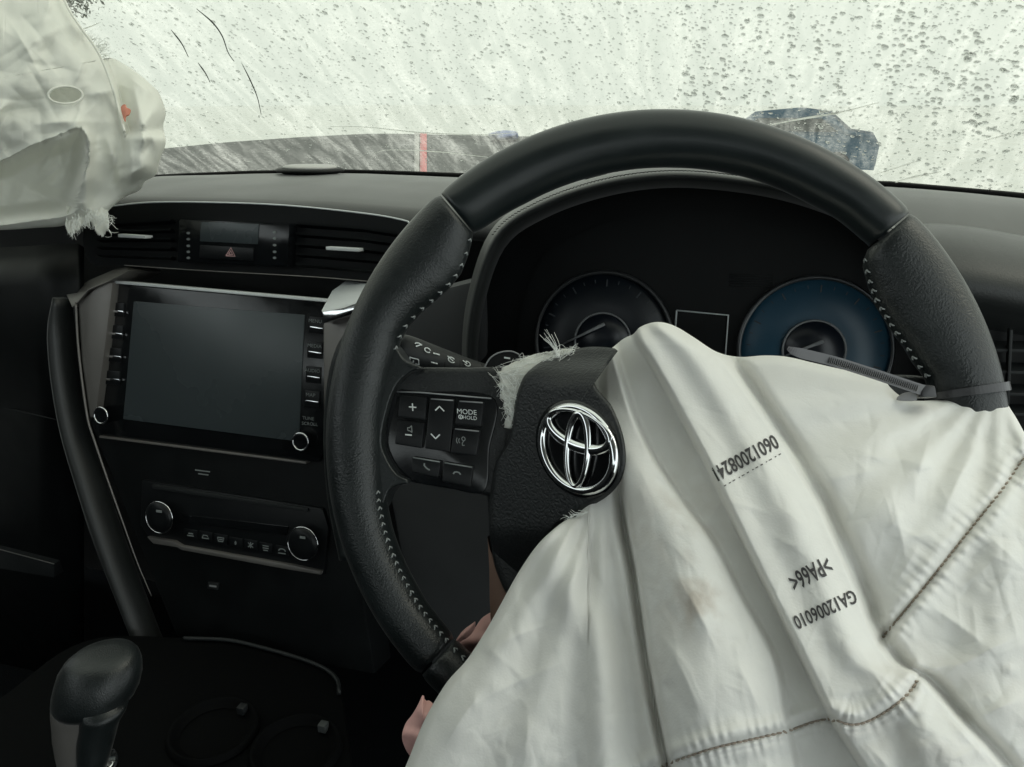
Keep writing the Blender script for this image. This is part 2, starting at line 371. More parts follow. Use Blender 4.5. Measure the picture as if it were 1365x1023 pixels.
wc_ = hood_pt(np.array([673.0]), 0.86, .012)[0]; wd_ = root('blue_smear', wc_, 'small pale blue smear at the far edge of the bonnet', 'plastic')  # invented lump standing for a small blue smear of unknown origin
aa = np.linspace(0, 2 * math.pi, 28, endpoint=False); rows = []
for k in range(9):
    th = math.pi * (k + .15) / 8.3; rr = math.sin(th) * (1 + .18 * np.sin(3 * aa + k) + .1 * np.sin(7 * aa)); rows.append(wc_ + np.stack([.036 * rr * np.cos(aa), .05 * rr * np.sin(aa), .013 * math.cos(th) + 0 * aa], 1))
loft('smear_lump', rows, M['smearblue'], wd_, close=True, caps=True)

M['bark'] = mat('dark bark', (0.05, 0.04, 0.03), 0.9, bump=0.6, bscale=20, bdist=0.02)
M['leaf'] = mat('dark green leaves', (0.035, 0.05, 0.03), 0.6, var=0.4, vscale=2)
tb = on_y(np.array(75.0), np.array(-20.0), 15.0); tr_ = root('garden_tree', (tb[0], tb[1], 0), 'dark leafy tree glimpsed through the wet glass beside the passenger airbag', 'tree')
tube('trunk', [(tb[0], tb[1], 0), (tb[0] + .1, tb[1], 1.2), (tb[0], tb[1] + .1, tb[2]), (tb[0] - .1, tb[1], tb[2] + 1.0)], [.16, .12, .08, .02], M['bark'], tr_, 10)
rt3 = np.random.default_rng(9); V, F = [], []
for k in range(2600):
    u = rt3.normal(0, 1, 3); u /= np.linalg.norm(u); c = np.array([tb[0], tb[1], tb[2] + .35]) + u * rt3.random() ** .4 * np.array([.95, .95, 1.15]) * (1 + .25 * mnoise.noise(Vector(u * 2))); e1 = rt3.normal(0, 1, 3); e1 /= np.linalg.norm(e1); e2 = np.cross(e1, u); e2 /= np.linalg.norm(e2) + 1e-9; z = rt3.uniform(.04, .085)
    o_ = len(V); V += [c - e1 * z, c + e2 * z * .5, c + e1 * z, c - e2 * z * .5]; F.append((o_, o_ + 1, o_ + 2, o_ + 3))
mesh('crown', V, F, M['leaf'], tr_, False)

# ------------------------------------------------------------------ windscreen
BASE = np.array([(-500, 285), (0, 262), (150, 245), (220, 237), (350, 232), (480, 231), (620, 236), (900, 239), (1185, 248), (1365, 264), (1700, 300)], float)
def yb(X): return 1.03 - 0.14 * ((X + 0.46) / 0.9) ** 2
bp_ = []
for x, y in BASE:
    Y = 1.0
    for _ in range(30): P_ = on_y(np.array(x), np.array(y), Y); Y = 0.5 * Y + 0.5 * yb(P_[0])
    bp_.append(P_)
bp_ = np.array(bp_)
def zb(X): return np.interp(X, bp_[:, 0], bp_[:, 2])
RAKE = R(31)
def glass_pt(X, v, h=0.0):
    X = np.asarray(X, float); v = np.asarray(v, float)
    return np.stack([X, yb(X) - v * math.cos(RAKE) + h * math.sin(RAKE), zb(X) + v * math.sin(RAKE) + h * math.cos(RAKE)], -1)
def glass_px(px, py, h=0.0):
    px = np.asarray(px, float); py = np.asarray(py, float); r = ray(px, py); X = np.zeros(px.shape) - 0.3
    nrm = np.array([0, math.sin(RAKE), math.cos(RAKE)])
    for _ in range(25):
        b = np.stack([X, yb(X), zb(X)], -1); t = ((b - C0) @ nrm + h) / (r @ nrm); P = C0 + r * t[..., None]; X = 0.6 * X + 0.4 * P[..., 0]
    return P
def project(P):
    q = np.asarray(P) - C0; d = q @ CF; return 682.5 + FPX * (q @ CR) / d, 511.5 - FPX * (q @ CU) / d
def glass_material():
    m, nt, b, out = nodemat('rain fogged glass'); n, l = nt.nodes, nt.links
    tc = n.new('ShaderNodeTexCoord')
    mp = n.new('ShaderNodeMapping'); mp.inputs['Scale'].default_value = (1.0, 0.22, 0.22); mp.inputs['Rotation'].default_value = (0, 0, 0.5); l.new(tc.outputs['Object'], mp.inputs[0])
    n1 = n.new('ShaderNodeTexNoise'); n1.inputs['Scale'].default_value = 42; n1.inputs['Detail'].default_value = 6; n1.inputs['Distortion'].default_value = 1.6; l.new(mp.outputs[0], n1.inputs['Vector'])
    n2 = n.new('ShaderNodeTexNoise'); n2.inputs['Scale'].default_value = 9; n2.inputs['Detail'].default_value = 5; l.new(tc.outputs['Object'], n2.inputs['Vector'])
    n3 = n.new('ShaderNodeTexNoise'); n3.inputs['Scale'].default_value = 260; n3.inputs['Detail'].default_value = 3; l.new(tc.outputs['Object'], n3.inputs['Vector'])
    def mr(s, a, b_, c, d):
        k = n.new('ShaderNodeMapRange'); l.new(s, k.inputs[0]); k.inputs[1].default_value = a; k.inputs[2].default_value = b_; k.inputs[3].default_value = c; k.inputs[4].default_value = d; return k.outputs[0]
    a1 = n.new('ShaderNodeMath'); a1.operation = 'MULTIPLY'; l.new(mr(n1.outputs[0], .40, .80, .45, 2.7), a1.inputs[0]); l.new(mr(n2.outputs[0], .3, .7, .7, 1.25), a1.inputs[1])
    a2 = n.new('ShaderNodeMath'); a2.operation = 'MULTIPLY'; l.new(a1.outputs[0], a2.inputs[0]); l.new(mr(n3.outputs[0], .3, .7, .62, 1.38), a2.inputs[1])
    a3 = n.new('ShaderNodeMath'); a3.operation = 'MULTIPLY'; l.new(a2.outputs[0], a3.inputs[0]); a3.inputs[1].default_value = FOG; a3.use_clamp = True
    tp_ = n.new('ShaderNodeBsdfTransparent'); tp_.inputs[0].default_value = (0.560, 0.560, 0.487, 1)
    tl = n.new('ShaderNodeBsdfTranslucent'); tl.inputs[0].default_value = (0.88, 0.86, 0.76, 1)
    gl = n.new('ShaderNodeBsdfGlossy'); gl.inputs['Roughness'].default_value = 0.05; gl.inputs[0].default_value = (1, 1, 1, 1)
    m1 = n.new('ShaderNodeMixShader'); l.new(a3.outputs[0], m1.inputs[0]); l.new(tp_.outputs[0], m1.inputs[1]); l.new(tl.outputs[0], m1.inputs[2])
    m2 = n.new('ShaderNodeMixShader'); m2.inputs[0].default_value = 0.05; l.new(m1.outputs[0], m2.inputs[1]); l.new(gl.outputs[0], m2.inputs[2]); l.new(m2.outputs[0], out.inputs[0])
    n.remove(b); return m
FOG = 0.125
M['glass'] = glass_material()
m, nt, b, out = nodemat('water'); b.inputs['Base Color'].default_value = (1, 1, 1, 1); b.inputs['Roughness'].default_value = 0.0; b.inputs['IOR'].default_value = 1.33; b.inputs['Transmission Weight'].default_value = 1.0
wt = nt.nodes.new('ShaderNodeBsdfTransparent'); wt.inputs[0].default_value = (.97, .98, .97, 1); wm = nt.nodes.new('ShaderNodeMixShader'); wm.inputs[0].default_value = 0.42
nt.links.new(b.outputs[0], wm.inputs[1]); nt.links.new(wt.outputs[0], wm.inputs[2]); nt.links.new(wm.outputs[0], out.inputs[0])
M['water'] = m
M['crackdark'] = mat('dark crack in glass', (0.10, 0.11, 0.10), 0.5)
m, nt, b, out = nodemat('pale scratch in glass'); tl_ = nt.nodes.new('ShaderNodeBsdfTranslucent'); tl_.inputs[0].default_value = (.97, .98, .96, 1); nt.links.new(tl_.outputs[0], out.inputs[0]); nt.nodes.remove(b)
M['cracklight'] = m
ws = root('windscreen', glass_pt(-0.46, 0.0), 'rain covered fogged windscreen above the dashboard', 'windscreen')
Xs = np.linspace(-1.45, 0.62, 40)
loft('pane', [glass_pt(Xs, v) for v in np.linspace(-0.03, 0.98, 24)], M['glass'], ws)
loft('rubber_edge', [glass_pt(Xs, v, h) for v, h in ((-0.012, -0.003), (0.004, -0.0035), (0.012, -0.002))], M['rubber'], ws, thick=0.002)
for ln in ([(262, 12), (283, 30), (296, 48), (304, 70), (312, 82)], [(323, 86), (334, 108), (343, 130), (348, 152)], [(228, 40), (242, 58), (251, 76)], [(264, 84), (274, 98), (280, 110)]):
    q = smooth_line(ln, 24); tube('crack', glass_px(q[:, 0], q[:, 1], -0.001), np.interp(np.linspace(0, 1, 24), [0, .3, 1], [.0003, .0008, .0004]), M['crackdark'], ws, 6)
for ln, w in (([(1012, 170), (1060, 160), (1120, 150), (1172, 137)], .0011), ([(1182, 247), (1215, 237), (1255, 229)], .0010), ([(1163, 234), (1195, 224), (1226, 214)], .0007), ([(440, 169), (490, 170), (560, 177), (640, 180), (690, 177)], .0008),
              ([(498, 205), (520, 200), (590, 203), (660, 211)], .0007), ([(1312, 188), (1340, 180), (1358, 172)], .0006), ([(100, 42), (120, 36), (134, 30)], .0007)):
    q = smooth_line(ln, 24); tube('scratch', glass_px(q[:, 0], q[:, 1], -0.001), np.interp(np.linspace(0, 1, 24), [0, .5, 1], [w * .4, w, w * .3]), M['cracklight'], ws, 6)
# drops: real domes of water on the outer face
def dome(elong, bulge, wob, seg=12, rings=4):
    V, F = [], []
    for k in range(rings):
        th = (math.pi / 2) * k / rings; rr, zz = math.cos(th) ** 0.8, math.sin(th) * bulge
        for j in range(seg):
            a = 2 * math.pi * j / seg; w = 1 + wob * math.sin(2 * a + 1) + wob * 0.7 * math.sin(3 * a + 2)
            V.append((rr * w * math.cos(a), rr * w * elong * math.sin(a), zz))
    V.append((0, 0, bulge)); F = grid_faces(rings, seg, True).tolist() + [[(rings - 1) * seg + j, (rings - 1) * seg + (j + 1) % seg, rings * seg] for j in range(seg)] + [list(range(seg))[::-1]]
    return np.array(V), F
domes = [dome(1.1, .28, .08), dome(1.3, .24, .14), dome(0.95, .32, .06), dome(1.7, .24, .16)]
dm = []
for v, f in domes:
    me = bpy.data.meshes.new('raindrop'); me.from_pydata(v.tolist(), [], f); me.materials.append(M['water']); me.shade_smooth(); dm.append(me)
rng = np.random.default_rng(11)
N = 17000
px = rng.uniform(-30, 1395, N); py = rng.uniform(-25, 262, N)
sz = 0.00035 + 0.0011 * rng.power(0.36, N) ** 1.4 + 0.0016 * (rng.random(N) < 0.10) * rng.random(N)
sz *= .85 + 0.35 * sstep(850, 1300, px); keep = rng.random(N) < np.where(px > 950, 0.62, 0.95)
# runs of drops one above the other at the right
for k in range(46):
    x0 = rng.uniform(900, 1390); y0 = rng.uniform(-20, 120); m_ = rng.integers(5, 14); yy = y0 + np.cumsum(rng.uniform(6, 16, m_)); s_ = .0007 + .0022 * rng.random(m_) ** 1.8
    px = np.r_[px, x0 + rng.normal(0, 1.8, m_)]; py = np.r_[py, yy]; sz = np.r_[sz, s_]; keep = np.r_[keep, np.ones(m_, bool)]
px, py, sz = px[keep], py[keep], sz[keep]
P = glass_px(px, py, 0.0005); ok = (P[:, 1] < 1.2) & (py < np.interp(px, BASE[:, 0], BASE[:, 1]) - 3); P, sz, px, py = P[ok], sz[ok], px[ok], py[ok]
order = np.argsort(-sz); big, rest = order[:300], order[300:]
def tilt(X):
    e = 1e-3; ex = glass_pt(X + e, 0) - glass_pt(X - e, 0); ev = np.array([0, -math.cos(RAKE), math.sin(RAKE)]); ex /= np.linalg.norm(ex)
    n_ = np.cross(ex, ev); n_ /= np.linalg.norm(n_); n_ = n_ if n_[2] > 0 else -n_; ev = np.cross(n_, ex); return ex, ev, n_
for k in big:
    ex, ev, n_ = tilt(P[k, 0]); Mx = Matrix((ex, ev, n_)).transposed().to_4x4() @ Matrix.Scale(sz[k], 4); Mx.translation = Vector(P[k])
    place('raindrop', dm[int(rng.integers(4))], Mx, None, ws)
V, F = [], []
small = [dome(1.1, .26, .1, 8, 3), dome(1.4, .22, .15, 8, 3), dome(.95, .3, .08, 8, 3), dome(1.8, .22, .15, 8, 3)]
for k in rest:
    v, f = small[int(rng.integers(4))]; ex, ev, n_ = tilt(P[k, 0]); o_ = len(V) * len(v)
    V.append(P[k] + (v[:, :1] * ex + v[:, 1:2] * ev + v[:, 2:] * n_) * sz[k]); F += [[i + o_ for i in q] for q in f]
mesh('fine_raindrops', np.concatenate(V), F, M['water'], ws, True, 'stuff')

# ------------------------------------------------------------------ unseen cabin shell, added for shade; wall heights set for the light
def shell(name, verts, faces, mt):
    o = mesh(name, verts, faces, mt, None, False); o['kind'] = 'structure'; return o
def box(a, b):
    (x0, y0, z0), (x1, y1, z1) = a, b
    return [(x0, y0, z0), (x1, y0, z0), (x1, y1, z0), (x0, y1, z0), (x0, y0, z1), (x1, y0, z1), (x1, y1, z1), (x0, y1, z1)], [(0, 3, 2, 1), (4, 5, 6, 7), (0, 1, 5, 4), (1, 2, 6, 5), (2, 3, 7, 6), (3, 0, 4, 7)]
shell('cabin_floor', *box((-1.42, -1.9, 0.50), (0.60, 1.1, 0.53)), M['carpet'])
shell('cabin_roof', *box((-1.30, -1.9, 1.83), (0.48, 0.16, 1.87)), M['headliner'])
shell('cabin_shade_left', *box((-1.46, -1.9, 0.50), (-1.42, 0.60, 1.52)), M['plastic'])
shell('cabin_wall_right', *box((0.60, -1.9, 0.50), (0.64, 1.05, 0.86)), M['plastic'])
shell('cabin_shade_rear', *box((-1.42, -1.94, 0.50), (0.60, -1.90, 1.60)), M['plastic'])
shell('firewall', *box((-1.42, 1.05, 0.50), (0.60, 1.09, 1.22)), M['plastic'])

# ------------------------------------------------------------------ dashboard
dash = root('dashboard', (-0.45, 0.8, 0.9), 'black dashboard with a grey sheen running under the windscreen', 'dashboard')
NE = np.array([(-500, 300), (0, 268), (100, 262), (172, 261), (281, 263), (440, 268), (570, 278), (700, 290), (900, 300), (1100, 303), (1240, 303), (1290, 307), (1365, 321), (1700, 370)], float)
cx = np.linspace(-500, 1700, 90)
ye = np.interp(cx, NE[:, 0], NE[:, 1]); yB = np.interp(cx, BASE[:, 0], BASE[:, 1])
far = glass_px(cx, yB + 1.5, 0.0); far2 = far + np.array([0, 0.05, -0.03])
near = on_y(cx, ye, 0.75)
rows = [far2, far] + [far * (1 - t) + near * t + np.array([0, 0, 0.012 * math.sin(math.pi * t)]) for t in (0.2, 0.4, 0.6, 0.8, 0.93)] + [near]
for dy, dz in ((-.010, -.003), (-.018, -.010), (-.020, -.018), (-.012, -.026), (0.006, -.029)):
    rows.append(near + np.array([0, dy, dz]))
rows.append(near + np.array([0, 0.05, -.03])); rows.append(near * np.array([1, 0, 1]) + np.array([0, 0.80, -.40])); rows.append(near * np.array([1, 0, 0]) + np.array([0, 0.98, .56]))
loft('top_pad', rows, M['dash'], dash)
# passenger side fascia and glovebox, left edge of the photograph
q = np.linspace(-500, 112, 12)
rows = [on_y(q, np.interp(q, [-500, 112], [360, 330]), 0.73), on_y(q, np.interp(q, [-500, 112], [400, 380]), 0.70), on_y(q, np.interp(q, [-500, 112], [520, 540]), 0.70), on_y(q, np.interp(q, [-500, 112], [528, 549]), 0.71), on_y(q, np.interp(q, [-500, 112], [700, 740]), 0.72), on_y(q, np.interp(q, [-500, 112], [900, 960]), 0.78)]
loft('fascia', rows, M['plastic'], dash, thick=0.01)
tube('fascia_line', on_y(np.linspace(-60, 76, 8), np.linspace(528, 560, 8), 0.692), 0.0008, M['greyplastic'], dash, 6)
pl = Plane(on_y(np.array(30.0), np.array(745.0), 0.70), (0, -1, 0.15))
gb = prism('glovebox_latch', pl(np.array([-40, 72, 72, -40.]), np.array([722, 752, 771, 752.])), (0, 0.02, 0), M['greyplastic'], dash, 0.002)
tube('latch_edge', pl(np.linspace(-40, 72, 6), np.linspace(722, 752, 6), 0.001), 0.0007, M['darksatin'], gb, 6)
# driver side pad at the right edge of the photograph
q = np.linspace(1225, 1700, 20); l0 = np.interp(q, NE[:, 0], NE[:, 1])
rows = [on_y(q, l0 + 4, 0.735), on_y(q, l0 + 10, 0.700), on_y(q, l0 + 32, 0.655), on_y(q, l0 + 58, 0.632), on_y(q, l0 + 78, 0.625), on_y(q, l0 + 96, 0.632), on_y(q, l0 + 112, 0.65), on_y(q, l0 + 300, 0.70)]
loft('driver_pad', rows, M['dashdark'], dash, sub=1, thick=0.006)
# solar sensor with a pale cap on the dash top
sp = on_y(np.array(413.0), np.array(224.0), 0.93); zs = sp[2]
M['capgrey'] = mat('pale grey cap', (0.42, 0.42, 0.41), 0.5)
sn = root('sensor_disc', sp, 'flat dark oval disc with a pale top lying on the dashboard', 'sensor')
a = np.linspace(0, 2 * math.pi, 32, endpoint=False)
def disc(r, z, ry=None): return np.stack([sp[0] + r * np.cos(a), sp[1] + (ry or r * .8) * np.sin(a), zs + z + 0 * a], 1)
loft('base', [disc(.030, -.010), disc(.046, -.004), disc(.047, -.002), disc(.042, 0)], M['plastic'], sn, close=True, caps=True)
loft('cap', [disc(.037, 0), disc(.036, .0022), disc(.033, .0032), disc(.02, .0036)], M['capgrey'], sn, close=True, caps=True)

# ------------------------------------------------------------------ centre vents
vp = Plane(on_y(np.array(310.0), np.array(320.0), 0.705), (0, -1, 0.12))
cv = root('centre_vent_panel', vp(np.array(310.0), np.array(360.0)), 'black centre vent panel with hazard button below the dash top', 'vent panel')
outl = [(112, 305), (140, 276), (200, 270), (281, 270), (380, 274), (480, 284), (530, 292), (548, 300), (556, 330), (545, 380), (412, 369), (271, 361), (166, 354), (120, 350)]
o_ = smooth_line(outl, 90, True)
prism('panel', vp(o_[:, 0], o_[:, 1], -0.012), vp.n * -0.03, M['plastic'], cv)
ln = smooth_line(outl[1:9], 60); tube('trim_line', vp(ln[:, 0], ln[:, 1], 0.001), 0.0009, M['satin'], cv, 6)
ln = smooth_line([(166, 354), (271, 361), (412, 369), (500, 376)], 30); tube('lower_trim', vp(ln[:, 0], ln[:, 1], 0.001), 0.0006, M['darksatin'], cv, 6)
def vent(x0, x1, tab, parent):
    yt = lambda x: np.interp(x, [112, 281, 480, 550], [292, 281, 294, 306]); yl = lambda x: np.interp(x, [112, 271, 412, 500], [344, 354, 362, 370])
    xs = np.linspace(x0, x1, 6)
    for k in range(5):
        t = (k + 0.6) / 5.4; y = yt(xs) * (1 - t) + yl(xs) * t
        top = vp(xs, y, -0.004); V = np.concatenate([top, top - vp.n * 0.012 + np.array([0, 0, -0.006]), top + np.array([0, 0, -0.0022]), top - vp.n * 0.012 + np.array([0, 0, -0.0082])])
        n = 6; F = [[i, i + 1, n + i + 1, n + i] for i in range(5)] + [[2 * n + i, 3 * n + i, 3 * n + i + 1, 2 * n + i + 1] for i in range(5)] + [[i, 2 * n + i, 2 * n + i + 1, i + 1] for i in range(5)]
        mesh('slat', V, F, M['plastic'], parent, False)
    c = np.array(tab, float)
    prism('tab', vp(c[:, 0], c[:, 1], 0.006), vp.n * -0.012, M['satin'], parent, 0.0008)
vent(128, 228, [(157, 312), (193, 314.5), (193, 318.5), (157, 316.5)], cv)
vent(394, 540, [(434, 329), (478, 331.5), (478, 336), (434, 333.5)], cv)
ck = prism('clock_bezel', vp(np.array([238, 386, 383, 235.]), np.array([292, 298, 357, 350.]), 0.003), vp.n * -0.02, M['gloss'], cv, 0.003)
prism('clock_display', vp(np.array([268, 345, 343, 266.]), np.array([296, 299, 326, 322.]), 0.0042), vp.n * -0.004, M['screen'], ck, 0.0008)  # lighter fill stands for a reflection on the clock
hz = prism('hazard_button', vp(np.array([266, 338, 337, 265.]), np.array([327, 331, 348, 344.]), 0.0050), vp.n * -0.004, M['button'], ck, 0.0008)
v2, f2 = strokes([[(-6, -5), (6, -5), (0, 6), (-6, -5)], [(-2.6, -3), (2.6, -3), (0, 2), (-2.6, -3)]], 1.6)
print_px('hazard_symbol', v2, f2, (307.5, 336.5), (1, .05), (0.05, -1), lambda x, y, h: vp(x, y, .0050 + h), M['pinkicon'], ck)
a8 = np.linspace(0, 2 * math.pi, 8, endpoint=False)
for x0, ys in ((251, (303, 311, 319, 328, 336, 344)), (366, (302, 310, 318, 327, 336, 344))):
    for y in ys:
        if (x0, y) in ((251, 303), (366, 302)): continue
        mesh('indicator', vp(x0 + 2.6 * np.cos(a8), y + 1.8 * np.sin(a8), .0036), [list(range(8))[::-1]], M['dimicon'], ck, False)

# ------------------------------------------------------------------ infotainment unit, pillars, climate panel
sp_pl = Plane(on_y(np.array(290.0), np.array(490.0), 0.672), (0, -math.cos(R(13)), math.sin(R(13))))
SN = sp_pl.n
def S(pts, h=0.0):
    pts = np.asarray(pts, float); return sp_pl(pts[:, 0], pts[:, 1], h)
iu = root('infotainment_unit', sp_pl(np.array(280.0), np.array(600.0)), 'dusty switched off touch screen with buttons in a glossy black bezel', 'touch screen')
prism('bezel', S([(150, 377), (433, 402), (431, 606), (424, 617), (405, 615), (132, 580), (126, 570)], 0.0), SN * -0.03, M['gloss'], iu, 0.0025)
prism('top_strip', S([(150, 374), (433, 399), (433, 403), (150, 378)], 0.004), SN * -0.02, M['satin'], iu, 0.0008)
prism('lower_strip', S([(132, 581), (408, 616), (408, 619), (132, 584)], 0.002), SN * -0.02, M['darksatin'], iu, 0.0006)
prism('display', S([(178, 402), (406, 420), (398, 589), (164, 559)], 0.0012), SN * -0.003, M['screen'], iu, 0.0006)
for k, (x, y) in enumerate([(155, 415), (153.5, 445), (151.5, 475.5), (149.5, 506)]):
    bt = prism('button', S([(x - 9, y - 12), (x + 10, y - 10.4), (x + 9, y + 8), (x - 10, y + 6.4)], 0.0015), SN * -0.004, M['button'], iu, 0.0008)
    prism('chrome_lip', S([(x - 8, y - 1.6), (x + 9, y - .2), (x + 9, y + 2.8), (x - 8, y + 1.4)], 0.003), SN * -0.002, M['chrome'], bt, 0.0004)
for k, (x, y, s) in enumerate([(421, 437, 'MENU'), (419, 470, 'MEDIA'), (417, 503, 'AUDIO'), (415, 535.5, 'MAP')]):
    bt = prism('button', S([(x - 9, y - 15), (x + 11, y - 13), (x + 10, y + 9), (x - 10, y + 7)], 0.0015), SN * -0.004, M['button'], iu, 0.0008)
    prism('chrome_lip', S([(x - 8, y - 1.8), (x + 9, y - .2), (x + 9, y + 3.2), (x - 8, y + 1.6)], 0.003), SN * -0.002, M['chrome'], bt, 0.0004)
    v2, f2 = text_verts(s, 6.5); v2[:, 0] -= v2[:, 0].mean()
    print_px('print', v2, f2, (x, y - 6.5), (1, .1), (0.02, -1), lambda a_, b_, h: sp_pl(a_, b_, .0016 + h), M['dimicon'], bt)
for s, x, y in (('TUNE', 411, 560), ('SCROLL', 410, 567)):
    v2, f2 = text_verts(s, 6); v2[:, 0] -= v2[:, 0].mean()
    print_px('print', v2, f2, (x, y), (1, .1), (0.02, -1), lambda a_, b_, h: sp_pl(a_, b_, .0003 + h), M['dimicon'], iu)
ex_, ez_ = CR, SN
def ringpts(c, r, h, n=40, pl_=sp_pl):
    c3 = pl_(np.array(c[0], float), np.array(c[1], float), h); e1 = np.array([1.0, 0, 0]); e2 = np.cross(pl_.n, e1); t = np.linspace(0, 2 * math.pi, n, endpoint=False)
    return c3 + r * (np.cos(t)[:, None] * e1 + np.sin(t)[:, None] * e2)
for c, r in (((134.5, 554), .0098), ((400.5, 589), .0096)):
    kb = loft('knob', [ringpts(c, r, 0), ringpts(c, r, .010), ringpts(c, r * .93, .0125), ringpts(c, r * .8, .0128), ringpts(c, r * .4, .0122)], M['gloss'], iu, close=True, caps=True)
    tube('knob_ring', ringpts(c, r * .95, .0122), .0010, M['chrome'], kb, 8, closed=True)

st = root('centre_stack', sp_pl(np.array(280.0), np.array(800.0)), 'black centre stack with silver side pillars around the screen', 'centre stack')
# face below the screen and round the climate panel
prism('face', S([(118, 560), (445, 560), (470, 700), (500, 900), (235, 850), (150, 640)], -0.006), SN * -0.04, M['plastic'], st, 0.004)
prism('side_pillar', S([(103, 402), (118, 385), (143, 374), (150, 378), (140, 460), (127, 556), (119, 558), (108, 480)], 0.010), SN * -0.05, M['darksatin'], st, 0.003)
prism('pillar_cap', S([(88, 393), (120, 373), (150, 360), (168, 356), (172, 361), (143, 376), (118, 387), (103, 404), (96, 410)], np.array([-.004, -.016, -.02, -.02, .004, .014, .014, .014, .012])), SN * -0.05, M['darksatin'], st, 0.001)
ln = smooth_line([(101, 403), (105, 469), (116, 553), (126, 588), (144, 641), (165, 700), (183, 750), (202, 795)], 60)
tube('chrome_edge', sp_pl(ln[:, 0], ln[:, 1], 0.012), np.interp(np.linspace(0, 1, 60), [0, .35, .7, 1], [.0014, .0014, .0010, .0005]), M['darksatin'], st, 8)
ln = smooth_line([(90, 398), (84, 440), (88, 500), (100, 570), (120, 640), (146, 720), (180, 810), (215, 900)], 50)
tube('knee_pad', sp_pl(ln[:, 0], ln[:, 1], -0.004), np.interp(np.linspace(0, 1, 50), [0, .1, .6, 1], [.006, .011, .012, .008]), M['dashdark'], st, 20, flat=np.full(50, .020), up=SN)
prism('side_pillar', S([(430, 431), (482, 414), (500, 414), (490, 520), (470, 620), (445, 620), (431, 560)], 0.006), SN * -0.05, M['darksatin'], st, 0.003)
prism('pillar_cap', S([(428, 414), (442, 388), (460, 375), (512, 368), (524, 393), (490, 399), (458, 411), (429, 417)], np.array([.018, -.016, -.028, -.03, .019, .020, .020, .020])), SN * -0.06, M['satin'], st, 0.002)
prism('pillar_band', S([(429, 416), (458, 411), (487, 400), (515, 396), (512, 406), (482, 415), (455, 424), (430, 432)], 0.021), SN * -0.05, M['chrome'], st, 0.002)
ln = smooth_line([(500, 430), (470, 460), (455, 510), (450, 580), (455, 660), (470, 740)], 40)
tube('knee_pad', sp_pl(ln[:, 0], ln[:, 1], 0.004), .012, M['leather'], st, 16, flat=np.full(40, .02), up=SN)
v2, f2 = strokes([[(-10, 2), (10, 2)], [(-6, -2.5), (8, -2.5)]], 1.6)
print_px('airbag_mark', v2, f2, (270, 630), (1, .13), (0, -1), lambda a_, b_, h: sp_pl(a_, b_, -.0058 + h), M['dimicon'], st)
pt = prism('usb_port', S([(277, 776), (291, 778), (290, 787), (276, 785)], -0.0035), SN * -0.01, M['greyplastic'], st, 0.0008)
prism('usb_tongue', S([(279, 780), (288, 781.3), (288, 783.5), (279, 782.2)], -0.0026), SN * -0.004, M['needle'], pt)

cl = root('climate_panel', sp_pl(np.array(310.0), np.array(750.0)), 'dark climate control panel with two round dials below the screen', 'climate panel')
prism('plate', S([(188, 640), (430, 678), (438, 705), (432, 768), (205, 728), (186, 700)], -0.001), SN * -0.02, M['button'], cl, 0.003)
prism('upper_slot', S([(203, 646), (410, 678), (410, 683), (203, 652)], 0.002), SN * -0.008, M['greyplastic'], cl, 0.0008)
prism('display', S([(242, 686), (384, 702), (382, 714), (240, 697)], 0.0006), SN * -0.006, M['gloss'], cl, 0.0006)
prism('chrome_strip', S([(196, 716), (232, 722), (242, 728), (390, 754), (428, 762), (427, 766.5), (386, 760), (242, 733.5), (236, 730), (204, 725)], 0.0035), SN * -0.01, M['darksatin'], cl, 0.0008)
for c in ((212, 690), (403.5, 725)):
    kb = loft('dial', [ringpts(c, .0185, 0), ringpts(c, .0180, .012), ringpts(c, .0165, .0145), ringpts(c, .008, .0142)], M['button'], cl, close=True, caps=True)
    tube('dial_ring', ringpts(c, .0182, .0125), .0007, M['chrome'], kb, 8, closed=True)
    prism('dial_mark', sp_pl(np.array([c[0] - 1, c[0] + 6, c[0] + 6, c[0] - 1]) - 3, np.array([c[1] - 10, c[1] - 9, c[1] - 6, c[1] - 7.]), .0152), SN * -0.001, M['dimicon'], kb)
for k, (x, y) in enumerate([(254, 713), (274, 716), (294, 719.5), (314, 724), (334, 727), (354, 731), (376, 735)]):
    bt = prism('button', S([(x - 9, y - 8), (x + 9, y - 5), (x + 9, y + 7), (x - 9, y + 4)], 0.0008), SN * -0.004, M['button'], cl, 0.0008)
    v2, f2 = [strokes([[(-4.5, -1.5), (4.5, -1.5)], [(-3, 1.5), (3.5, 1.5)]], 1.5), strokes([[(-4.5, -2), (4.5, -2), (2, 2), (-3, 2), (-4.5, -2)]], 1.3), strokes([[(-4, 2.5), (4.5, 2.5), (3, -2.5), (-3, -2.5), (-4, 2.5)], [(-2, 0), (3, 0)]], 1.3),
              strokes([[(-1.4, 0), (1.4, 0)], [(0, -2.5), (0, 2.5)]], 1.6), strokes([[(-3.5, -3), (3.5, 3)], [(-3.5, 3), (3.5, -3)], [(0, -4), (0, 4)]], 1.2), strokes([[(-4, 3), (4, 3)], [(-4, 0), (4, 0)], [(-3, -3), (3, -3)]], 1.3), strokes([list(arc2(0, 0, 4.5, 3, 0, 180)), [(-5, -3), (5, -3)]], 1.4)][k]
    print_px('symbol', v2, f2, (x, y), (1, .15), (0, -1), lambda a_, b_, h: sp_pl(a_, b_, .0010 + h), M['dimicon'], bt)

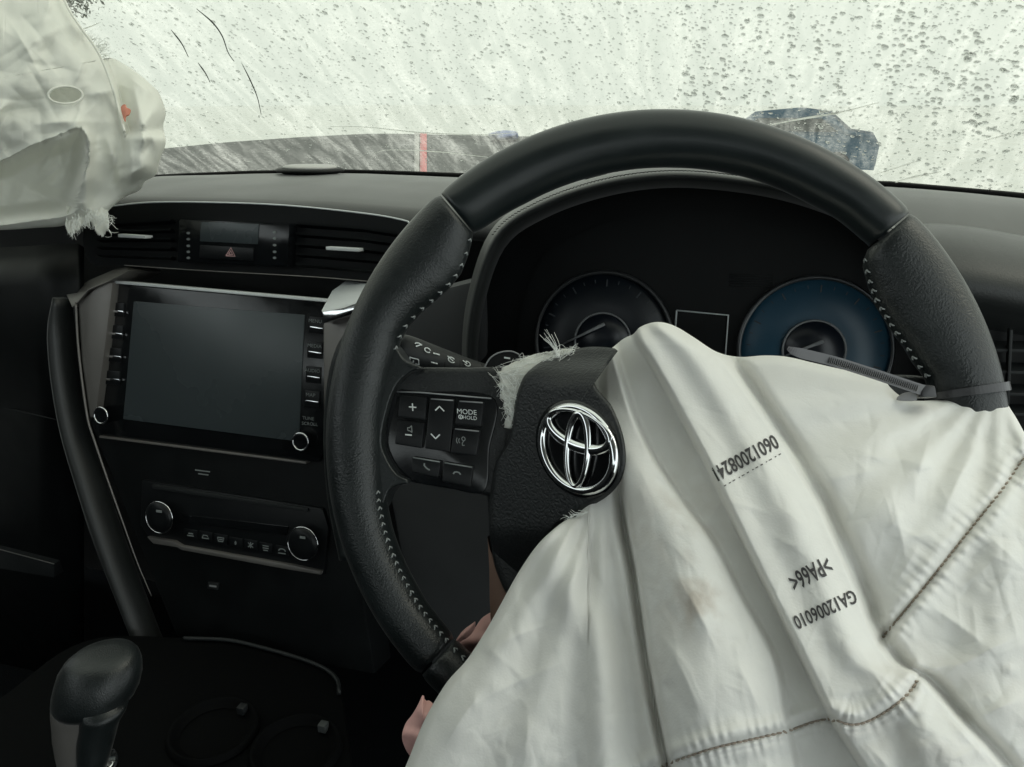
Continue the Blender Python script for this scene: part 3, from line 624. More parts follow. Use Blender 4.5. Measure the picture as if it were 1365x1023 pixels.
# ------------------------------------------------------------------ instrument binnacle and gauges
ic = root('instrument_cluster', on_y(np.array(950.0), np.array(500.0), 0.62), 'dark instrument cluster with two round gauges, one with a blue reflection, behind the wheel', 'instrument cluster')
LIP = np.array([(628, 560), (622, 470), (632, 390), (662, 312), (720, 272), (800, 244), (880, 232), (960, 235), (1050, 250), (1140, 282), (1215, 330), (1262, 395), (1285, 480), (1290, 560)], float)
lp = smooth_line(LIP, 80); cc = np.array([955.0, 480.0])
def lip(scale, Y, dy=0.0):
    q = cc + (lp - cc) * scale; return on_y(q[:, 0], q[:, 1] + dy, Y)
rows = [lip(.965, .672, 6), lip(.955, .63, 8), lip(.962, .595, 7), lip(.978, .577, 4), lip(.992, .572, 1.5), lip(1.0, .574), lip(1.006, .580, -1), lip(1.003, .583, -1.5), lip(1.004, .586, -2), lip(1.014, .600, -3), lip(1.02, .64, -4), lip(1.02, .70, -3), lip(1.02, .78, 0)]
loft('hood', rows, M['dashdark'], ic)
# stitched seam along the brow
me = bpy.data.meshes.new('stitch'); v, f = tube_data(np.array([(-.0016, 0, 0), (0, 0, .0003), (.0016, 0, 0)]), .00035, 6); me.from_pydata(v.tolist(), [], f); me.materials.append(M['plastic'])
sl = lip(1.0035, .5845, -2.6)
sl = smooth_line(sl[18:60], 110)
for k in range(len(sl) - 1):
    place('stitch', me, frame(sl[k], sl[k + 1] - sl[k], (0, -.3, 1)), None, ic)
cp = Plane(on_y(np.array(950.0), np.array(440.0), 0.655), (0, -1, 0.22))
q = cc + (lp - cc) * .99
prism('face_plate', cp(q[:, 0], q[:, 1]), cp.n * -0.01, M['plastic'], ic)
inn = cc + (lp - cc) * .80
prism('dial_plate', cp(inn[:, 0], inn[:, 1], .003), cp.n * -.003, M['plastic'], ic)
M['ringunlit'] = mat('unlit gauge ring', (0.03, 0.032, 0.034), 0.35)  # unlit copy of the gauge ring, for the left dial
M['tick'] = mat('dim tick print', (0.035, 0.042, 0.05), 0.5)
M['gaugeunlit'] = mat('unlit gauge face', (0.0025, 0.006, 0.011), 0.35)  # unlit copy of the gauge face, for the left dial
def gauge(c, rpx, needle, nm):
    d = float(cp.depth(np.array(c[0], float), np.array(c[1], float))); r = rpx * d / FPX
    P = lambda rr, h, n=64: ringpts(c, rr, h, n, cp)
    gf = loft('gauge', [P(r * 1.0, .004), P(r * .985, .005), P(r * .5, .0052), P(r * .40, .0054)], M['gauge'] if nm == 'r' else M['gaugeunlit'], ic, close=True)
    tube('bezel_ring', P(r, .008), r * .032, M['gaugering'] if nm == 'r' else M['ringunlit'], gf, 10, closed=True)
    loft('centre', [P(r * .40, .006), P(r * .38, .0085), P(r * .05, .0088)], M['gaugein'], gf, close=True, caps=True)
    tube('inner_ring', P(r * .41, .0078), r * .016, M['needle'], gf, 8, closed=True)
    n1 = np.array(needle, float); tube('needle', cp(n1[:, 0], n1[:, 1], .011), np.array([.0016, .0006]), M['needle'], gf, 8, flat=np.array([.0006, .0004]), up=cp.n)
    c3 = cp(np.array(c[0], float), np.array(c[1], float), .0055); e1 = np.array([1., 0, 0]); e2 = np.cross(cp.n, e1)
    for k in range(25):
        t = R(225 - 270 * k / 24); dr = np.cos(t) * e1 + np.sin(t) * e2; tn = -np.sin(t) * e1 + np.cos(t) * e2; l_ = .10 if k % 3 == 0 else .05; w = r * (.010 if k % 3 == 0 else .006)
        prism('tick', [c3 + dr * r * .90 + tn * w, c3 + dr * r * .90 - tn * w, c3 + dr * r * (.90 - l_) - tn * w, c3 + dr * r * (.90 - l_) + tn * w], cp.n * -.0004, M['tick'], gf)
gauge((803, 455), 90, [(806, 432), (744, 462)], 'l')
gauge((1085, 467), 95, [(1098, 455), (1046, 475)], 'r')
nt_ = np.array([(902, 414), (971, 420.5), (965, 500), (896, 494)], float)
tube('display_frame', cp(*np.vstack([nt_, nt_[:1]]).T, .0045), .0008, M['icon'], ic, 6)
for k in range(6):
    q = np.array([(972, 366 + 3.2 * k), (1030, 368 + 3.2 * k)], float); tube('grille_line', cp(q[:, 0], q[:, 1], .0035), .0004, M['greyplastic'], ic, 6)

# steering column, stalk, paddle, knee panel
col = root('steering_column', on_y(np.array(800.0), np.array(620.0), 0.55), 'charcoal steering column shroud behind the wheel', 'steering column')
def shroud(y0, ex):
    a = np.linspace(0, 2 * math.pi, 40, endpoint=False); c = on_y(np.array(858.0), np.array(600.0), y0)
    return c + np.stack([ex[0] * np.sign(np.cos(a)) * np.abs(np.cos(a)) ** .6, 0 * a, ex[1] * np.sign(np.sin(a)) * np.abs(np.sin(a)) ** .6], 1)
loft('shroud', [shroud(.66, (.075, .07)), shroud(.56, (.075, .07)), shroud(.50, (.070, .065)), shroud(.485, (.06, .055))], M['greyplastic'], col, close=True, caps=True)
M['knee'] = mat('lower trim panel', (0.05, 0.052, 0.054), 0.6, var=0.1)
prism('knee_panel', on_y(np.array([500, 640, 1300, 1400, 1200, 600, 545.]), np.array([560, 520, 540, 700, 1000, 960, 800.]), 0.665), (0, 0.02, 0), M['knee'], col, 0.006)
prism('side_panel', on_y(np.array([530, 640, 650, 640, 560.]), np.array([400, 372, 470, 560, 560.]), 0.645), (0, 0.02, 0), M['knee'], col, 0.006)

sk = root('wiper_stalk', at(np.array(600.0), np.array(480.0), 0.50), 'dark wiper stalk with white symbols behind the left spoke', 'wiper stalk')
kx = np.array([(527, 466), (536, 468), (575, 480), (590, 484), (640, 497), (690, 508)], float)
kr = np.array([.0068, .0108, .0098, .0090, .0066, .0058]); kd = np.array([.492, .493, .497, .50, .508, .52])
q = smooth_line(np.column_stack([kx, kr * 1000, kd * 100]), 40); sax = at(q[:, 0], q[:, 1], q[:, 3] / 100); srd = q[:, 2] / 1000
tube('lever', sax, srd, M['greyplastic'], sk, 28)
def stalk_surf(px, py, h=0.0):
    """front skin of the lever, from a pixel"""
    px = np.asarray(px, float); i = np.array([np.argmin(np.hypot(q[:, 0] - a_, (q[:, 1] - b_) * .6)) for a_, b_ in zip(px, py)])
    d = q[i, 3] / 100; r_ = srd[i] * FPX / d; off = np.clip((py - q[i, 1]) / r_, -.97, .97)
    return at(px, py, d - srd[i] * np.sqrt(1 - off ** 2) * 1.02 - .0012 - h)
for k in (15, 20, 27):
    tube('groove', np.array([sax[k] + srd[k] * 1.003 * (math.cos(t) * CU + math.sin(t) * np.cross(CU, (sax[k + 1] - sax[k]) / np.linalg.norm(sax[k + 1] - sax[k]))) for t in np.linspace(0, 2 * math.pi, 28, endpoint=False)]), .0004, M['plastic'], sk, 5, closed=True)
def icon(name, lines, w, o_, ex, ey, surf, mt, parent, lift=.0003):
    L = []
    for ln in lines:
        ln = np.asarray(ln, float); s = np.r_[0, np.cumsum(np.hypot(*np.diff(ln, axis=0).T))]; n = max(len(ln), int(s[-1] / 2.5) + 2); u = np.unique(np.r_[np.linspace(0, s[-1], n), s])
        L.append(np.column_stack([np.interp(u, s, ln[:, 0]), np.interp(u, s, ln[:, 1])]))
    v, f = strokes(L, w); return print_px(name, v, f, o_, ex, ey, surf, mt, parent, lift)
E1, E2 = (.97, .25), (-.1, -1)
icon('rear_wiper_symbol', [[(-6, -3), (-6, 4), (6, 4), (6, -3), (1, -3)], [(-4, -6), (-1, 1)]], 1.4, (552.5, 482), E1, E2, stalk_surf, M['icon'], sk)
icon('wiper_symbol', [list(arc2(0, 0, 5, 3.5, 20, 160)), [(-4, -2), (5, 3)]], 1.6, (558, 461), E1, E2, stalk_surf, M['icon'], sk)
icon('washer_symbol', [list(arc2(0, 0, 4, 3, 0, 320))], 1.5, (570, 467), E1, E2, stalk_surf, M['icon'], sk)
for o_ in ((582, 472), (579, 484)): icon('mark', [[(-4.5, 0), (4.5, 0)]], 1.8, o_, E1, E2, stalk_surf, M['icon'], sk)
icon('spray_symbol', [list(arc2(0, 0, 4.5, 3.5, 30, 330)), [(-5, 4), (2, -1)]], 1.5, (602, 480), E1, E2, stalk_surf, M['icon'], sk)
icon('spray_symbol', [list(arc2(0, 0, 4, 3, 200, 480)), [(-6, 3), (0, 0)]], 1.4, (623, 485), E1, E2, stalk_surf, M['icon'], sk)

pd = root('paddle_shifter', at(np.array(670.0), np.array(490.0), 0.47), 'small dark paddle with a pale edge behind the wheel spoke', 'paddle')
out_ = smooth_line([(636, 520), (648, 486), (658, 474), (672, 469), (686, 470), (694, 480), (690, 520)], 40)
dpl = Plane(at(np.array(665.0), np.array(490.0), 0.468), -CF)
prism('blade', dpl(out_[:, 0], out_[:, 1]), CF * .005, M['plastic'], pd, .001)
tube('pale_edge', dpl(out_[:30, 0], out_[:30, 1], .0004), .0005, M['needle'], pd, 6)
icon('minus_mark', [[(-4, 0), (4, 0)]], 2.2, (676, 477.5), (1, .15), (0, -1), lambda x, y, h: dpl(x, y, .0004 + h), M['icon'], pd)

# right hand vent
rv = root('side_vent', on_y(np.array(1370.0), np.array(560.0), .62), 'black slatted air vent right of the steering wheel', 'air vent')
rp = Plane(on_y(np.array(1350.0), np.array(480.0), .628), (0, -1, .05))
prism('recess', rp(np.array([1300, 1420, 1420, 1300.]), np.array([425, 440, 580, 570.]), -.012), rp.n * -.01, M['plastic'], rv)
for y in (468, 497, 526, 553):
    prism('slat', rp(np.array([1300, 1420, 1420, 1300.]), np.array([y - 3, y - 1, y + 3.5, y + 1.5]), 0), rp.n * -.014 + np.array([0, 0, .004]), M['greyplastic'], rv, .0008)
for x in (1346, 1392):
    prism('blade', rp(np.array([x, x + 4.5, x - 1.5, x - 6.]), np.array([440, 440, 570, 570.]), .002), rp.n * -.006, M['greyplastic'], rv, .0006)

# ------------------------------------------------------------------ console, cup holders, gear lever
cs = root('centre_console', on_z(np.array(300.0), np.array(950.0), .93), 'black centre console with two cup holders beside the gear lever', 'console')
Zc = 0.83
def cz(px, py, h=0.0): return on_z(np.asarray(px, float), np.asarray(py, float), Zc + h)
q = smooth_line([(30, 905), (120, 850), (250, 848), (340, 858), (420, 882), (450, 905), (462, 960), (470, 1060), (440, 1180), (-40, 1180), (-60, 1000)], 80, True)
M['griptab'] = mat('grey grip tab', (0.045, 0.05, 0.05), 0.6)
M['deck'] = mat('dull black console', (0.0015, 0.0018, 0.002), 0.75, spec=0.08, bump=0.2, bscale=900, bdist=0.0002)
prism('deck', cz(q[:, 0], q[:, 1]), (0, 0, -.12), M['deck'], cs, .008)
ln = smooth_line([(245, 851), (300, 853), (340, 861), (400, 878), (435, 893), (450, 908), (452, 925)], 40)
tube('trim_edge', cz(ln[:, 0], ln[:, 1], .004), .0022, M['greyplastic'], cs, 8)
for c in ((285, 975), (395, 1000)):
    c3 = cz(c[0], c[1], .002); a = np.linspace(0, 2 * math.pi, 40, endpoint=False)
    rg = lambda r, z: c3 + np.stack([r * np.cos(a), r * np.sin(a), z + 0 * a], 1)
    ch = loft('cup_holder', [rg(.031, -.001), rg(.036, .002), rg(.038, .006), rg(.041, .006), rg(.043, 0)], M['deck'], cs, close=True)
    prism('cup_grip', c3 + np.array([(.008, -.003, .0085), (.016, -.003, .0085), (.016, .005, .0085), (.008, .005, .0085)]) + np.array([0, .028, 0]), (0, 0, -.008), M['griptab'] if c[0] > 300 else M['greyplastic'], ch, .001)
gl = root('gear_lever', at(np.array(110.0), np.array(1050.0), .66), 'gear lever with black leather knob and dark silver stem on the console', 'gear lever')
def rowc(y, c, w, d, sq=1.0):
    a = np.linspace(0, 2 * math.pi, 36, endpoint=False); p = at(np.array(float(c)), np.array(float(y)), d); r = w * d / FPX
    return p + r * np.cos(a)[:, None] * CR + r * sq * np.sin(a)[:, None] * np.array([sy_ * 0 - sy_, cy_, 0.0])
GD = .655
kn = [(869.5, 140, 16), (870.5, 139, 30), (874, 137, 41), (881, 135, 48), (892, 133, 53), (906, 131, 55), (919, 128, 55), (929, 125, 53), (936, 123, 48), (938.5, 122, 24)]
# the cap leans: rows get a slope across
rows = []
for y, c, w in kn:
    r_ = rowc(y, c, w, GD, .85); a = np.linspace(0, 2 * math.pi, 36, endpoint=False); r_ = r_ - CU * (-(.05) * np.cos(a)[:, None] * w * GD / FPX * -1 * -1); rows.append(r_)
loft('knob_cap', rows, M['leather'], gl, close=True, caps=True)
stm = [(926, 122, 46), (934, 120, 49), (946, 118, 47), (962, 115, 43), (980, 113, 40), (1000, 112, 36), (1016, 111, 32), (1040, 110, 30)]
loft('stem', [rowc(y, c, w, GD, .8) for y, c, w in stm], M['darksatin'], gl, close=True, caps=True)
sd_ = [(938, 140, 30), (950, 137, 29), (965, 132, 25), (985, 128, 24), (1005, 125, 21), (1030, 122, 18)]
loft('grip_side', [rowc(y, c, w, GD - .012, 1.0) for y, c, w in sd_], M['leather'], gl, close=True, caps=True)
loft('collar', [rowc(y, 122, w, GD, .9) for y, w in ((1014, 30), (1018, 34), (1030, 34), (1036, 30), (1060, 28))], M['chrome'], gl, close=True, caps=True)

# ------------------------------------------------------------------ steering wheel
WD = 0.440
Wc = at(np.array(858.0), np.array(582.0), WD); WN = (C0 - Wc) / np.linalg.norm(C0 - Wc)
wp = Plane(Wc, WN)
WX = CR - WN * np.dot(CR, WN); WX /= np.linalg.norm(WX); WY = np.cross(WN, WX)
ROUT = np.linalg.norm(Wc - C0) * math.tan(R(23.0))
sw = root('steering_wheel', Wc, 'black leather steering wheel with stitched grips and torn airbag cover', 'steering wheel')
def polar(px, py):
    q = wp(np.asarray(px, float), np.asarray(py, float), .003) - Wc; u, v = q @ WX, q @ WY; return np.degrees(np.arctan2(v, u)), np.hypot(u, v)
INN = np.array([(1237, 503), (1222, 485), (1210, 465), (1190, 438), (1170, 405), (1160, 378), (1153, 352), (1155, 338), (1161, 325), (1120, 290), (1080, 268), (1000, 234), (898, 220), (800, 230), (700, 268), (645, 300), (632, 308), (627, 318), (621, 340), (612, 363), (595, 384), (576, 401), (557, 417), (541, 435), (530, 455), (527, 470), (515, 520), (508, 560), (508, 590), (510, 640), (512, 670), (519, 705), (532, 742), (549, 777), (564, 803), (579, 823), (598, 846), (618, 868)], float)
th_i, r_i = polar(INN[:, 0], INN[:, 1]); th_i = th_i % 360; o_ = np.argsort(th_i); th_i, r_i = th_i[o_], r_i[o_]
RT = ROUT - .030
def rim_section(th):
    t = np.asarray(th, float) % 360
    tab_t = np.r_[-40, -10, th_i, 250, 320, 350]; tab_r = np.r_[RT, r_i[0] * .6 + RT * .4, r_i, RT, RT, r_i[0] * .6 + RT * .4]
    return np.interp(t, tab_t, tab_r), ROUT
def rim_pt(th, ph):
    """th: degrees round the wheel, ph: radians round the section (0 outer, pi/2 toward the driver, pi inner)"""
    th = np.asarray(th, float); ri, ro = rim_section(th); a = (ro - ri) / 2; c = (ro + ri) / 2; b = 0.0150
    w = np.where(np.cos(ph) > 0, np.cos(ph), np.cos(ph)); rr = c + a * w
    # the wide thumb grips thin out toward the inside
    bb = b * (1 - 0.25 * np.clip((a / 0.0145 - 1), 0, 1) * (1 - w) / 2)
    zz = bb * np.sin(ph); d = np.cos(R(1) * th)[..., None] * WX + np.sin(R(1) * th)[..., None] * WY
    return Wc + d * rr[..., None] + WN * zz[..., None]
def rim_part(name, t0, t1, mt, swell=0.0):
    ths = np.linspace(t0, t1, int((t1 - t0) / 1.0) + 1); ph = np.linspace(0, 2 * math.pi, 40, endpoint=False); rows = []
    for k, t in enumerate(ths):
        p = rim_pt(np.full(40, t), ph); e = min(k, len(ths) - 1 - k); s = swell * (1 - math.exp(-e / 1.2)) - .0012 * math.exp(-e / .7)
        c = p.mean(0); n_ = (p - c) / np.linalg.norm(p - c, axis=1)[:, None]; rows.append(p + n_ * s)
    return loft(name, rows, mt, sw, close=True, caps=True)
A_R = float(polar(1182, 312)[0]); A_L = float(polar(610, 288)[0]); A_B = float(polar(583, 876)[0]) % 360; A_T = float(polar(1292, 522)[0])
rim_part('rim_cover', A_R + .3, A_L - .3, M['rim'])
gr_l = rim_part('leather_grip', A_L, A_B - .2, M['leather'], .0004)
gr_b = rim_part('rim_lower', A_B + .2, 316.0, M['leather'])
gr_r = rim_part('leather_grip', -43.5, A_R, M['leather'], .0004)
# stitches: pairs of threads along the inner seam
me = bpy.data.meshes.new('stitch'); vv, ff = [], []
for sgn in (-1, 1):
    v, f = tube_data(np.array([(-.0010, sgn * .0017, -.0003), (-.0002, sgn * .0011, .0005), (.0012, 0, .0003)]), np.array([.0004, .00052, .0004]), 6); ff += [[i + len(vv) for i in q_] for q_ in f]; vv += v.tolist()
me.from_pydata(vv, [], ff); me.materials.append(M['thread']); me.shade_smooth()
def stitches(th0, th1, n, ph, par, flip=1):
    ts = np.linspace(th0, th1, n)
    for t in ts:
        p = rim_pt(np.array(t), ph); e = rim_pt(np.array(t + .5), ph) - rim_pt(np.array(t - .5), ph); q1 = rim_pt(np.array(t), ph + .1) - rim_pt(np.array(t), ph - .1)
        nrm = np.cross(e, q1); nrm = nrm / np.linalg.norm(nrm); c = rim_pt(np.array(t), ph) - (Wc + (rim_pt(np.array(t), math.pi) + rim_pt(np.array(t), 0) - 2 * Wc) / 2)
        if np.dot(nrm, c) < 0: nrm = -nrm
        tt = Vector(e).normalized() * flip
        place('stitch', me, frame(p + nrm * .0005, tt + Vector(q1).normalized() * random.uniform(-.15, .15), nrm) @ Matrix.Scale(random.uniform(.82, 1.05), 4), None, par)
a0 = float(polar(512, 655)[0]) % 360; stitches(a0, A_B - 1, 21, 2.62, gr_l, -1); stitches(A_B + 1.6, A_B + 6, 3, 2.62, gr_b, -1)
stitches(A_L + 1.5, float(polar(527, 464)[0]), 12, 2.9, gr_l, -1)
stitches(float(polar(1236, 500)[0]), A_R - 1.5, 14, 2.9, gr_r, 1)
# left spoke, switch panel and buttons
Wf = lambda pts, h=0.0: wp(np.asarray(pts, float)[:, 0], np.asarray(pts, float)[:, 1], h)
BK = -WN
so = smooth_line([(500, 500), (528, 489), (560, 489), (620, 489.5), (664, 490), (676, 510), (680, 580), (676, 664), (640, 660), (560, 646), (525, 640), (500, 620), (490, 560)], 70, True)
spk = prism('spoke', Wf(so, -.002), BK * .026, M['grain'], sw, .006, 4)
# leather web where the grip flows into the spoke
wb_ = smooth_line([(470, 440), (508, 446), (528, 464), (540, 481), (562, 490.5), (545, 497), (526, 517), (513, 555), (508, 590), (515, 612), (528, 632), (546, 643), (520, 652), (505, 680), (470, 690), (456, 560)], 90, True)
pn = smooth_line([(529, 521), (560, 522), (657, 530), (652, 600), (645, 655), (600, 652), (550, 641), (526, 618), (515, 590), (517, 555)], 70, True)
prism('grip_web', Wf(wb_, .0045), BK * .016, M['leather'], gr_l, .004, 3)
sp_panel = prism('switch_panel', Wf(pn, -.0004), BK * .008, M['gloss'], spk, .0012)
tube('panel_edge', Wf([(529, 522.5), (560, 523.5), (655, 531.5)], .0004), .0005, M['needle'], spk, 6)
bts = {'volume_up_button': [(533, 527), (569, 530), (567, 560), (530, 556)], 'volume_down_button': [(529, 560), (566, 564), (562, 598), (526, 592)],
       'seek_button': [(573, 531), (606, 533), (600, 603), (566, 598)], 'mode_button': [(611, 534), (645, 536), (641, 569), (606, 566)],
       'voice_button': [(605, 571), (640, 574), (635, 608), (600, 604)], 'call_button': [(549, 609), (588, 615), (584, 637), (548, 630)], 'hang_up_button': [(591, 616), (631, 622), (627, 650), (589, 642)]}
BO = {}
for nm, c in bts.items():
    BO[nm] = prism(nm, Wf(c, .0022), BK * .004, M['button'], sw, .0009)
for nm in ('seek_button', 'mode_button', 'voice_button', 'call_button', 'hang_up_button'):
    c = np.array(bts[nm][:2], float) + np.array([[1.5, 1.2], [-1.5, 1.2]]); tube('bright_edge', Wf(c, .0021), .00045, M['dimicon'] if 'up' in nm or 'call' in nm else M['needle'], BO[nm], 6)
WS = lambda x, y, h: wp(x, y, .0022 + h)
X1, Y1 = (.995, .09), (-.06, -1)
icon('plus_print', [[(-5, 0), (5, 0)], [(0, -5), (0, 5)]], 1.6, (550, 543), X1, Y1, WS, M['icon'], BO['volume_up_button'])
icon('minus_print', [[(-4.5, 0), (4.5, 0)]], 1.8, (544.5, 580), X1, Y1, WS, M['icon'], BO['volume_down_button'])
icon('mute_print', [[(-2.5, -2), (-2.5, 2), (0, 2), (3, 5), (3, -4), (0, -2), (-2.5, -2)]], 1.2, (546, 572.5), X1, Y1, WS, M['dimicon'], BO['volume_down_button'])
icon('up_print', [[(-6, -3), (0, 3), (6, -3)]], 1.7, (586, 545), X1, Y1, WS, M['icon'], BO['seek_button'])
icon('down_print', [[(-6, 3), (0, -3), (6, 3)]], 1.7, (580.5, 582), X1, Y1, WS, M['icon'], BO['seek_button'])
for s, size, o_ in (('MODE', 9.5, (622.5, 552.5)), ('HOLD', 7.0, (626.5, 559.5))):
    v2, f2 = text_verts(s, size); v2[:, 0] -= (v2[:, 0].max() + v2[:, 0].min()) / 2; print_px('mode_print', v2, f2, o_, X1, Y1, WS, M['icon'], BO['mode_button'])
icon('mode_print', [list(arc2(0, 0, 2.6, 2.6, 0, 360)), [(0, -3), (0, 1)]], 1.2, (614, 556), X1, Y1, WS, M['icon'], BO['mode_button'])
icon('voice_print', [list(arc2(3, 3, 2.2, 2.6, 0, 360)), [(3, 0), (1, -3), (1, -6), (4, -5.5)], list(arc2(-1, 0, 2.5, 3.5, 120, 240, 8)), list(arc2(-3, 0, 3.5, 5, 130, 230, 8))], 1.1, (615, 588), X1, Y1, WS, M['dimicon'], BO['voice_button'])
icon('call_print', [[(-3, 4), (-3.5, 1), (-1, -2), (2, -4), (4, -4)]], 2.0, (569, 622), X1, Y1, WS, M['dimicon'], BO['call_button'])
icon('hang_up_print', [[(-5, -1.5), (-3, 1), (0, 1.8), (3, 1), (5, -1.5)]], 2.0, (609, 631), X1, Y1, WS, M['dimicon'], BO['hang_up_button'])
# hub body behind the torn cover, right spoke, lower spoke
ho = smooth_line([(652, 520), (668, 492), (700, 474), (760, 468), (840, 470), (900, 500), (930, 560), (930, 660), (880, 740), (800, 790), (700, 815), (662, 770), (650, 700), (646, 600)], 80, True)
prism('hub', Wf(ho, -.003), BK * .035, M['grain'], sw, .006, 3)
ro_ = smooth_line([(910, 520), (1000, 508), (1230, 500), (1262, 540), (1265, 620), (1235, 660), (1000, 690), (910, 680)], 60, True)
prism('spoke', Wf(ro_, -.006), BK * .024, M['grain'], sw, .006, 3)
prism('lower_spoke', Wf(smooth_line([(780, 740), (720, 790), (690, 850), (700, 960), (760, 1000), (860, 1010), (1000, 1010), (1040, 960), (1020, 860), (930, 740)], 60, True), -.012), BK * .02, M['grain'], sw, .005)
prism('spoke_trim', Wf([(649.5, 716), (653, 732), (663, 756), (676, 775), (700, 800), (700, 850), (655, 850), (652.5, 800), (652, 760)], -.016), BK * .012, M['brown'], sw, .001)

# torn cover flap: hinged at the left, pushed out at its right edge
def flap_h(px, py):
    h = .004 + .054 * np.clip((px - 655) / 180, 0, 1.1)
    h = h - .016 * sstep(520, 455, py) * sstep(690, 760, px) * .9          # top rolls away from the driver
    h = h - .008 * sstep(500, 470, py)
    h = h - .022 * sstep(700, 790, py)
    return h
def FP(px, py, h=0.0):
    px = np.asarray(px, float); py = np.asarray(py, float); return wp(px, py, flap_h(px, py) + h)
fo = smooth_line([(700, 500), (722, 482), (752, 470), (786, 462.5), (822, 465.5), (817, 475), (805, 486), (794, 500), (793, 513), (803, 527), (815, 541), (826, 566), (833, 592), (834, 618), (827, 642), (812, 660), (790, 674), (768, 686), (742, 703), (722, 730), (704, 760), (690, 785), (668, 772), (655, 730), (652, 680), (660, 620), (676, 590), (683, 560), (686, 540), (690, 522)], 150, True)
fc = np.array([738.0, 585.0]); NR = 26
rows = [];
for k in range(NR + 1):
    t = (k / NR) ** .8; q = fc + (fo - fc) * max(t, .002); hh = -.0026 * sstep(.93, 1.0, t) ** 2
    bump = 0
    rows.append(FP(q[:, 0], q[:, 1], hh))
for h_, s_ in ((-.0040, .998), (-.0045, .97), (-.0045, .5), (-.0045, .01)):
    q = fc + (fo - fc) * s_; rows.append(FP(q[:, 0], q[:, 1], h_))
flap = loft('cover_flap', rows, M['grain'], sw, close=True)
# emblem: oval ring and two crossing ovals, chrome, on a dark recessed dish
EC, EU, EV = np.array([770.3, 598.8]), np.array([51.0, 17.5]), np.array([4.4, -57.0])
def EP(u, v, h=0.0):
    u = np.asarray(u, float); v = np.asarray(v, float); return FP(EC[0] + u * EU[0] + v * EV[0], EC[1] + u * EU[1] + v * EV[1], h)
e_n = np.cross(EP(.5, 0) - EP(-.5, 0), EP(0, .5) - EP(0, -.5)); e_n /= np.linalg.norm(e_n)
if np.dot(e_n, WN) < 0: e_n = -e_n
t = np.linspace(0, 2 * math.pi, 96, endpoint=False)
dish = loft('emblem_dish', [EP(1.10 * np.cos(t), 1.10 * np.sin(t), .0002), EP(1.04 * np.cos(t), 1.04 * np.sin(t), .0014), EP(.9 * np.cos(t), .9 * np.sin(t), .0010), EP(.02 * np.cos(t), .02 * np.sin(t), .0010)], M['gloss'], flap, close=True)
emb = tube('emblem', EP(.94 * np.cos(t), .94 * np.sin(t), .0030), .0025 + .0002 * np.cos(2 * t), M['chrome'], flap, 14, closed=True, flat=.0019, up=e_n)
def oval(cu, cv_, au, av, w0, w1, hgt):
    P_ = EP(cu + au * np.cos(t), cv_ + av * np.sin(t), hgt); return P_, w0 + (w1 - w0) * (0.5 - 0.5 * np.sin(t))
P_, w_ = oval(0, .45, .80, .41, .0014, .0031, .0036)
tube('emblem_oval', P_, w_, M['chrome'], emb, 12, closed=True, flat=.0018, up=e_n)
P_, w_ = oval(0, -.02, .27, .84, .0026, .0014, .0040)
tube('emblem_oval', P_, w_, M['chrome'], emb, 12, closed=True, flat=.0018, up=e_n)

# ------------------------------------------------------------------ driver airbag: emptied cloth bag hanging out of the hub
def lin(tab): tab = np.asarray(tab, float); return lambda y: np.interp(y, tab[:, 0], tab[:, 1])
def smooth_tab(tab, n=200):
    q = smooth_line(tab, n); q = q[np.argsort(q[:, 0])]; return lambda y: np.interp(y, q[:, 0], q[:, 1])
TOP = smooth_line([(440, 1262), (480, 1150), (512, 1078), (540, 1023), (565, 962), (594, 912), (622, 880), (645, 845), (664, 812), (690, 765), (716, 727), (740, 704), (757, 692), (772, 684), (782, 640), (786, 560), (792, 500), (806, 474), (822, 459), (834, 450), (844, 446), (852, 437), (868, 430.5), (884, 430), (902, 436), (925, 450), (955, 469), (985, 476), (1020, 474), (1050, 476), (1085, 484), (1120, 492), (1150, 498), (1176, 504), (1186, 516), (1200, 528), (1216, 534), (1240, 534), (1270, 531), (1300, 529), (1335, 533), (1350, 550), (1365, 576), (1400, 640), (1450, 740), (1510, 900), (1560, 1100), (1580, 1262)], 500)
SL = smooth_tab([(420, 835), (455, 850), (480, 866), (516, 887), (560, 911), (608, 937), (650, 958), (692, 978), (776, 1019), (860, 1061), (959, 1110), (1023, 1150), (1100, 1195), (1262, 1290)])
SR = smooth_tab([(420, 880), (440, 908), (470, 955), (537, 1005), (583, 1036), (650, 1078), (698, 1103), (750, 1126), (797, 1145), (850, 1166), (872, 1180), (888, 1196), (906, 1228), (966, 1283), (1018, 1332), (1100, 1395), (1262, 1500)])
BR = smooth_tab([(430, 812), (470, 820), (500, 828), (562, 848), (611, 872), (663, 906), (719, 948), (793, 987), (864, 1026), (909, 1040), (962, 1048), (1023, 1062), (1262, 1120)])
G2 = smooth_tab([(600, 815), (663, 826), (709, 833), (751, 841), (811, 850), (881, 861), (962, 876), (1018, 888), (1262, 940)])
CR1 = smooth_tab([(690, 745), (779, 769), (853, 806), (930, 818), (1015, 824), (1262, 850)])
SEAM1 = smooth_line([(1480, 470), (1420, 545), (1364, 612), (1330, 660), (1280, 722), (1230, 785), (1186, 838), (1172, 855)], 60)
SEAM2 = smooth_line([(840, 1040), (890, 1018), (930, 1004), (960, 995), (1000, 986), (1050, 974), (1085, 962), (1108, 959), (1135, 966), (1160, 960), (1190, 942), (1212, 922), (1226, 902)], 80)
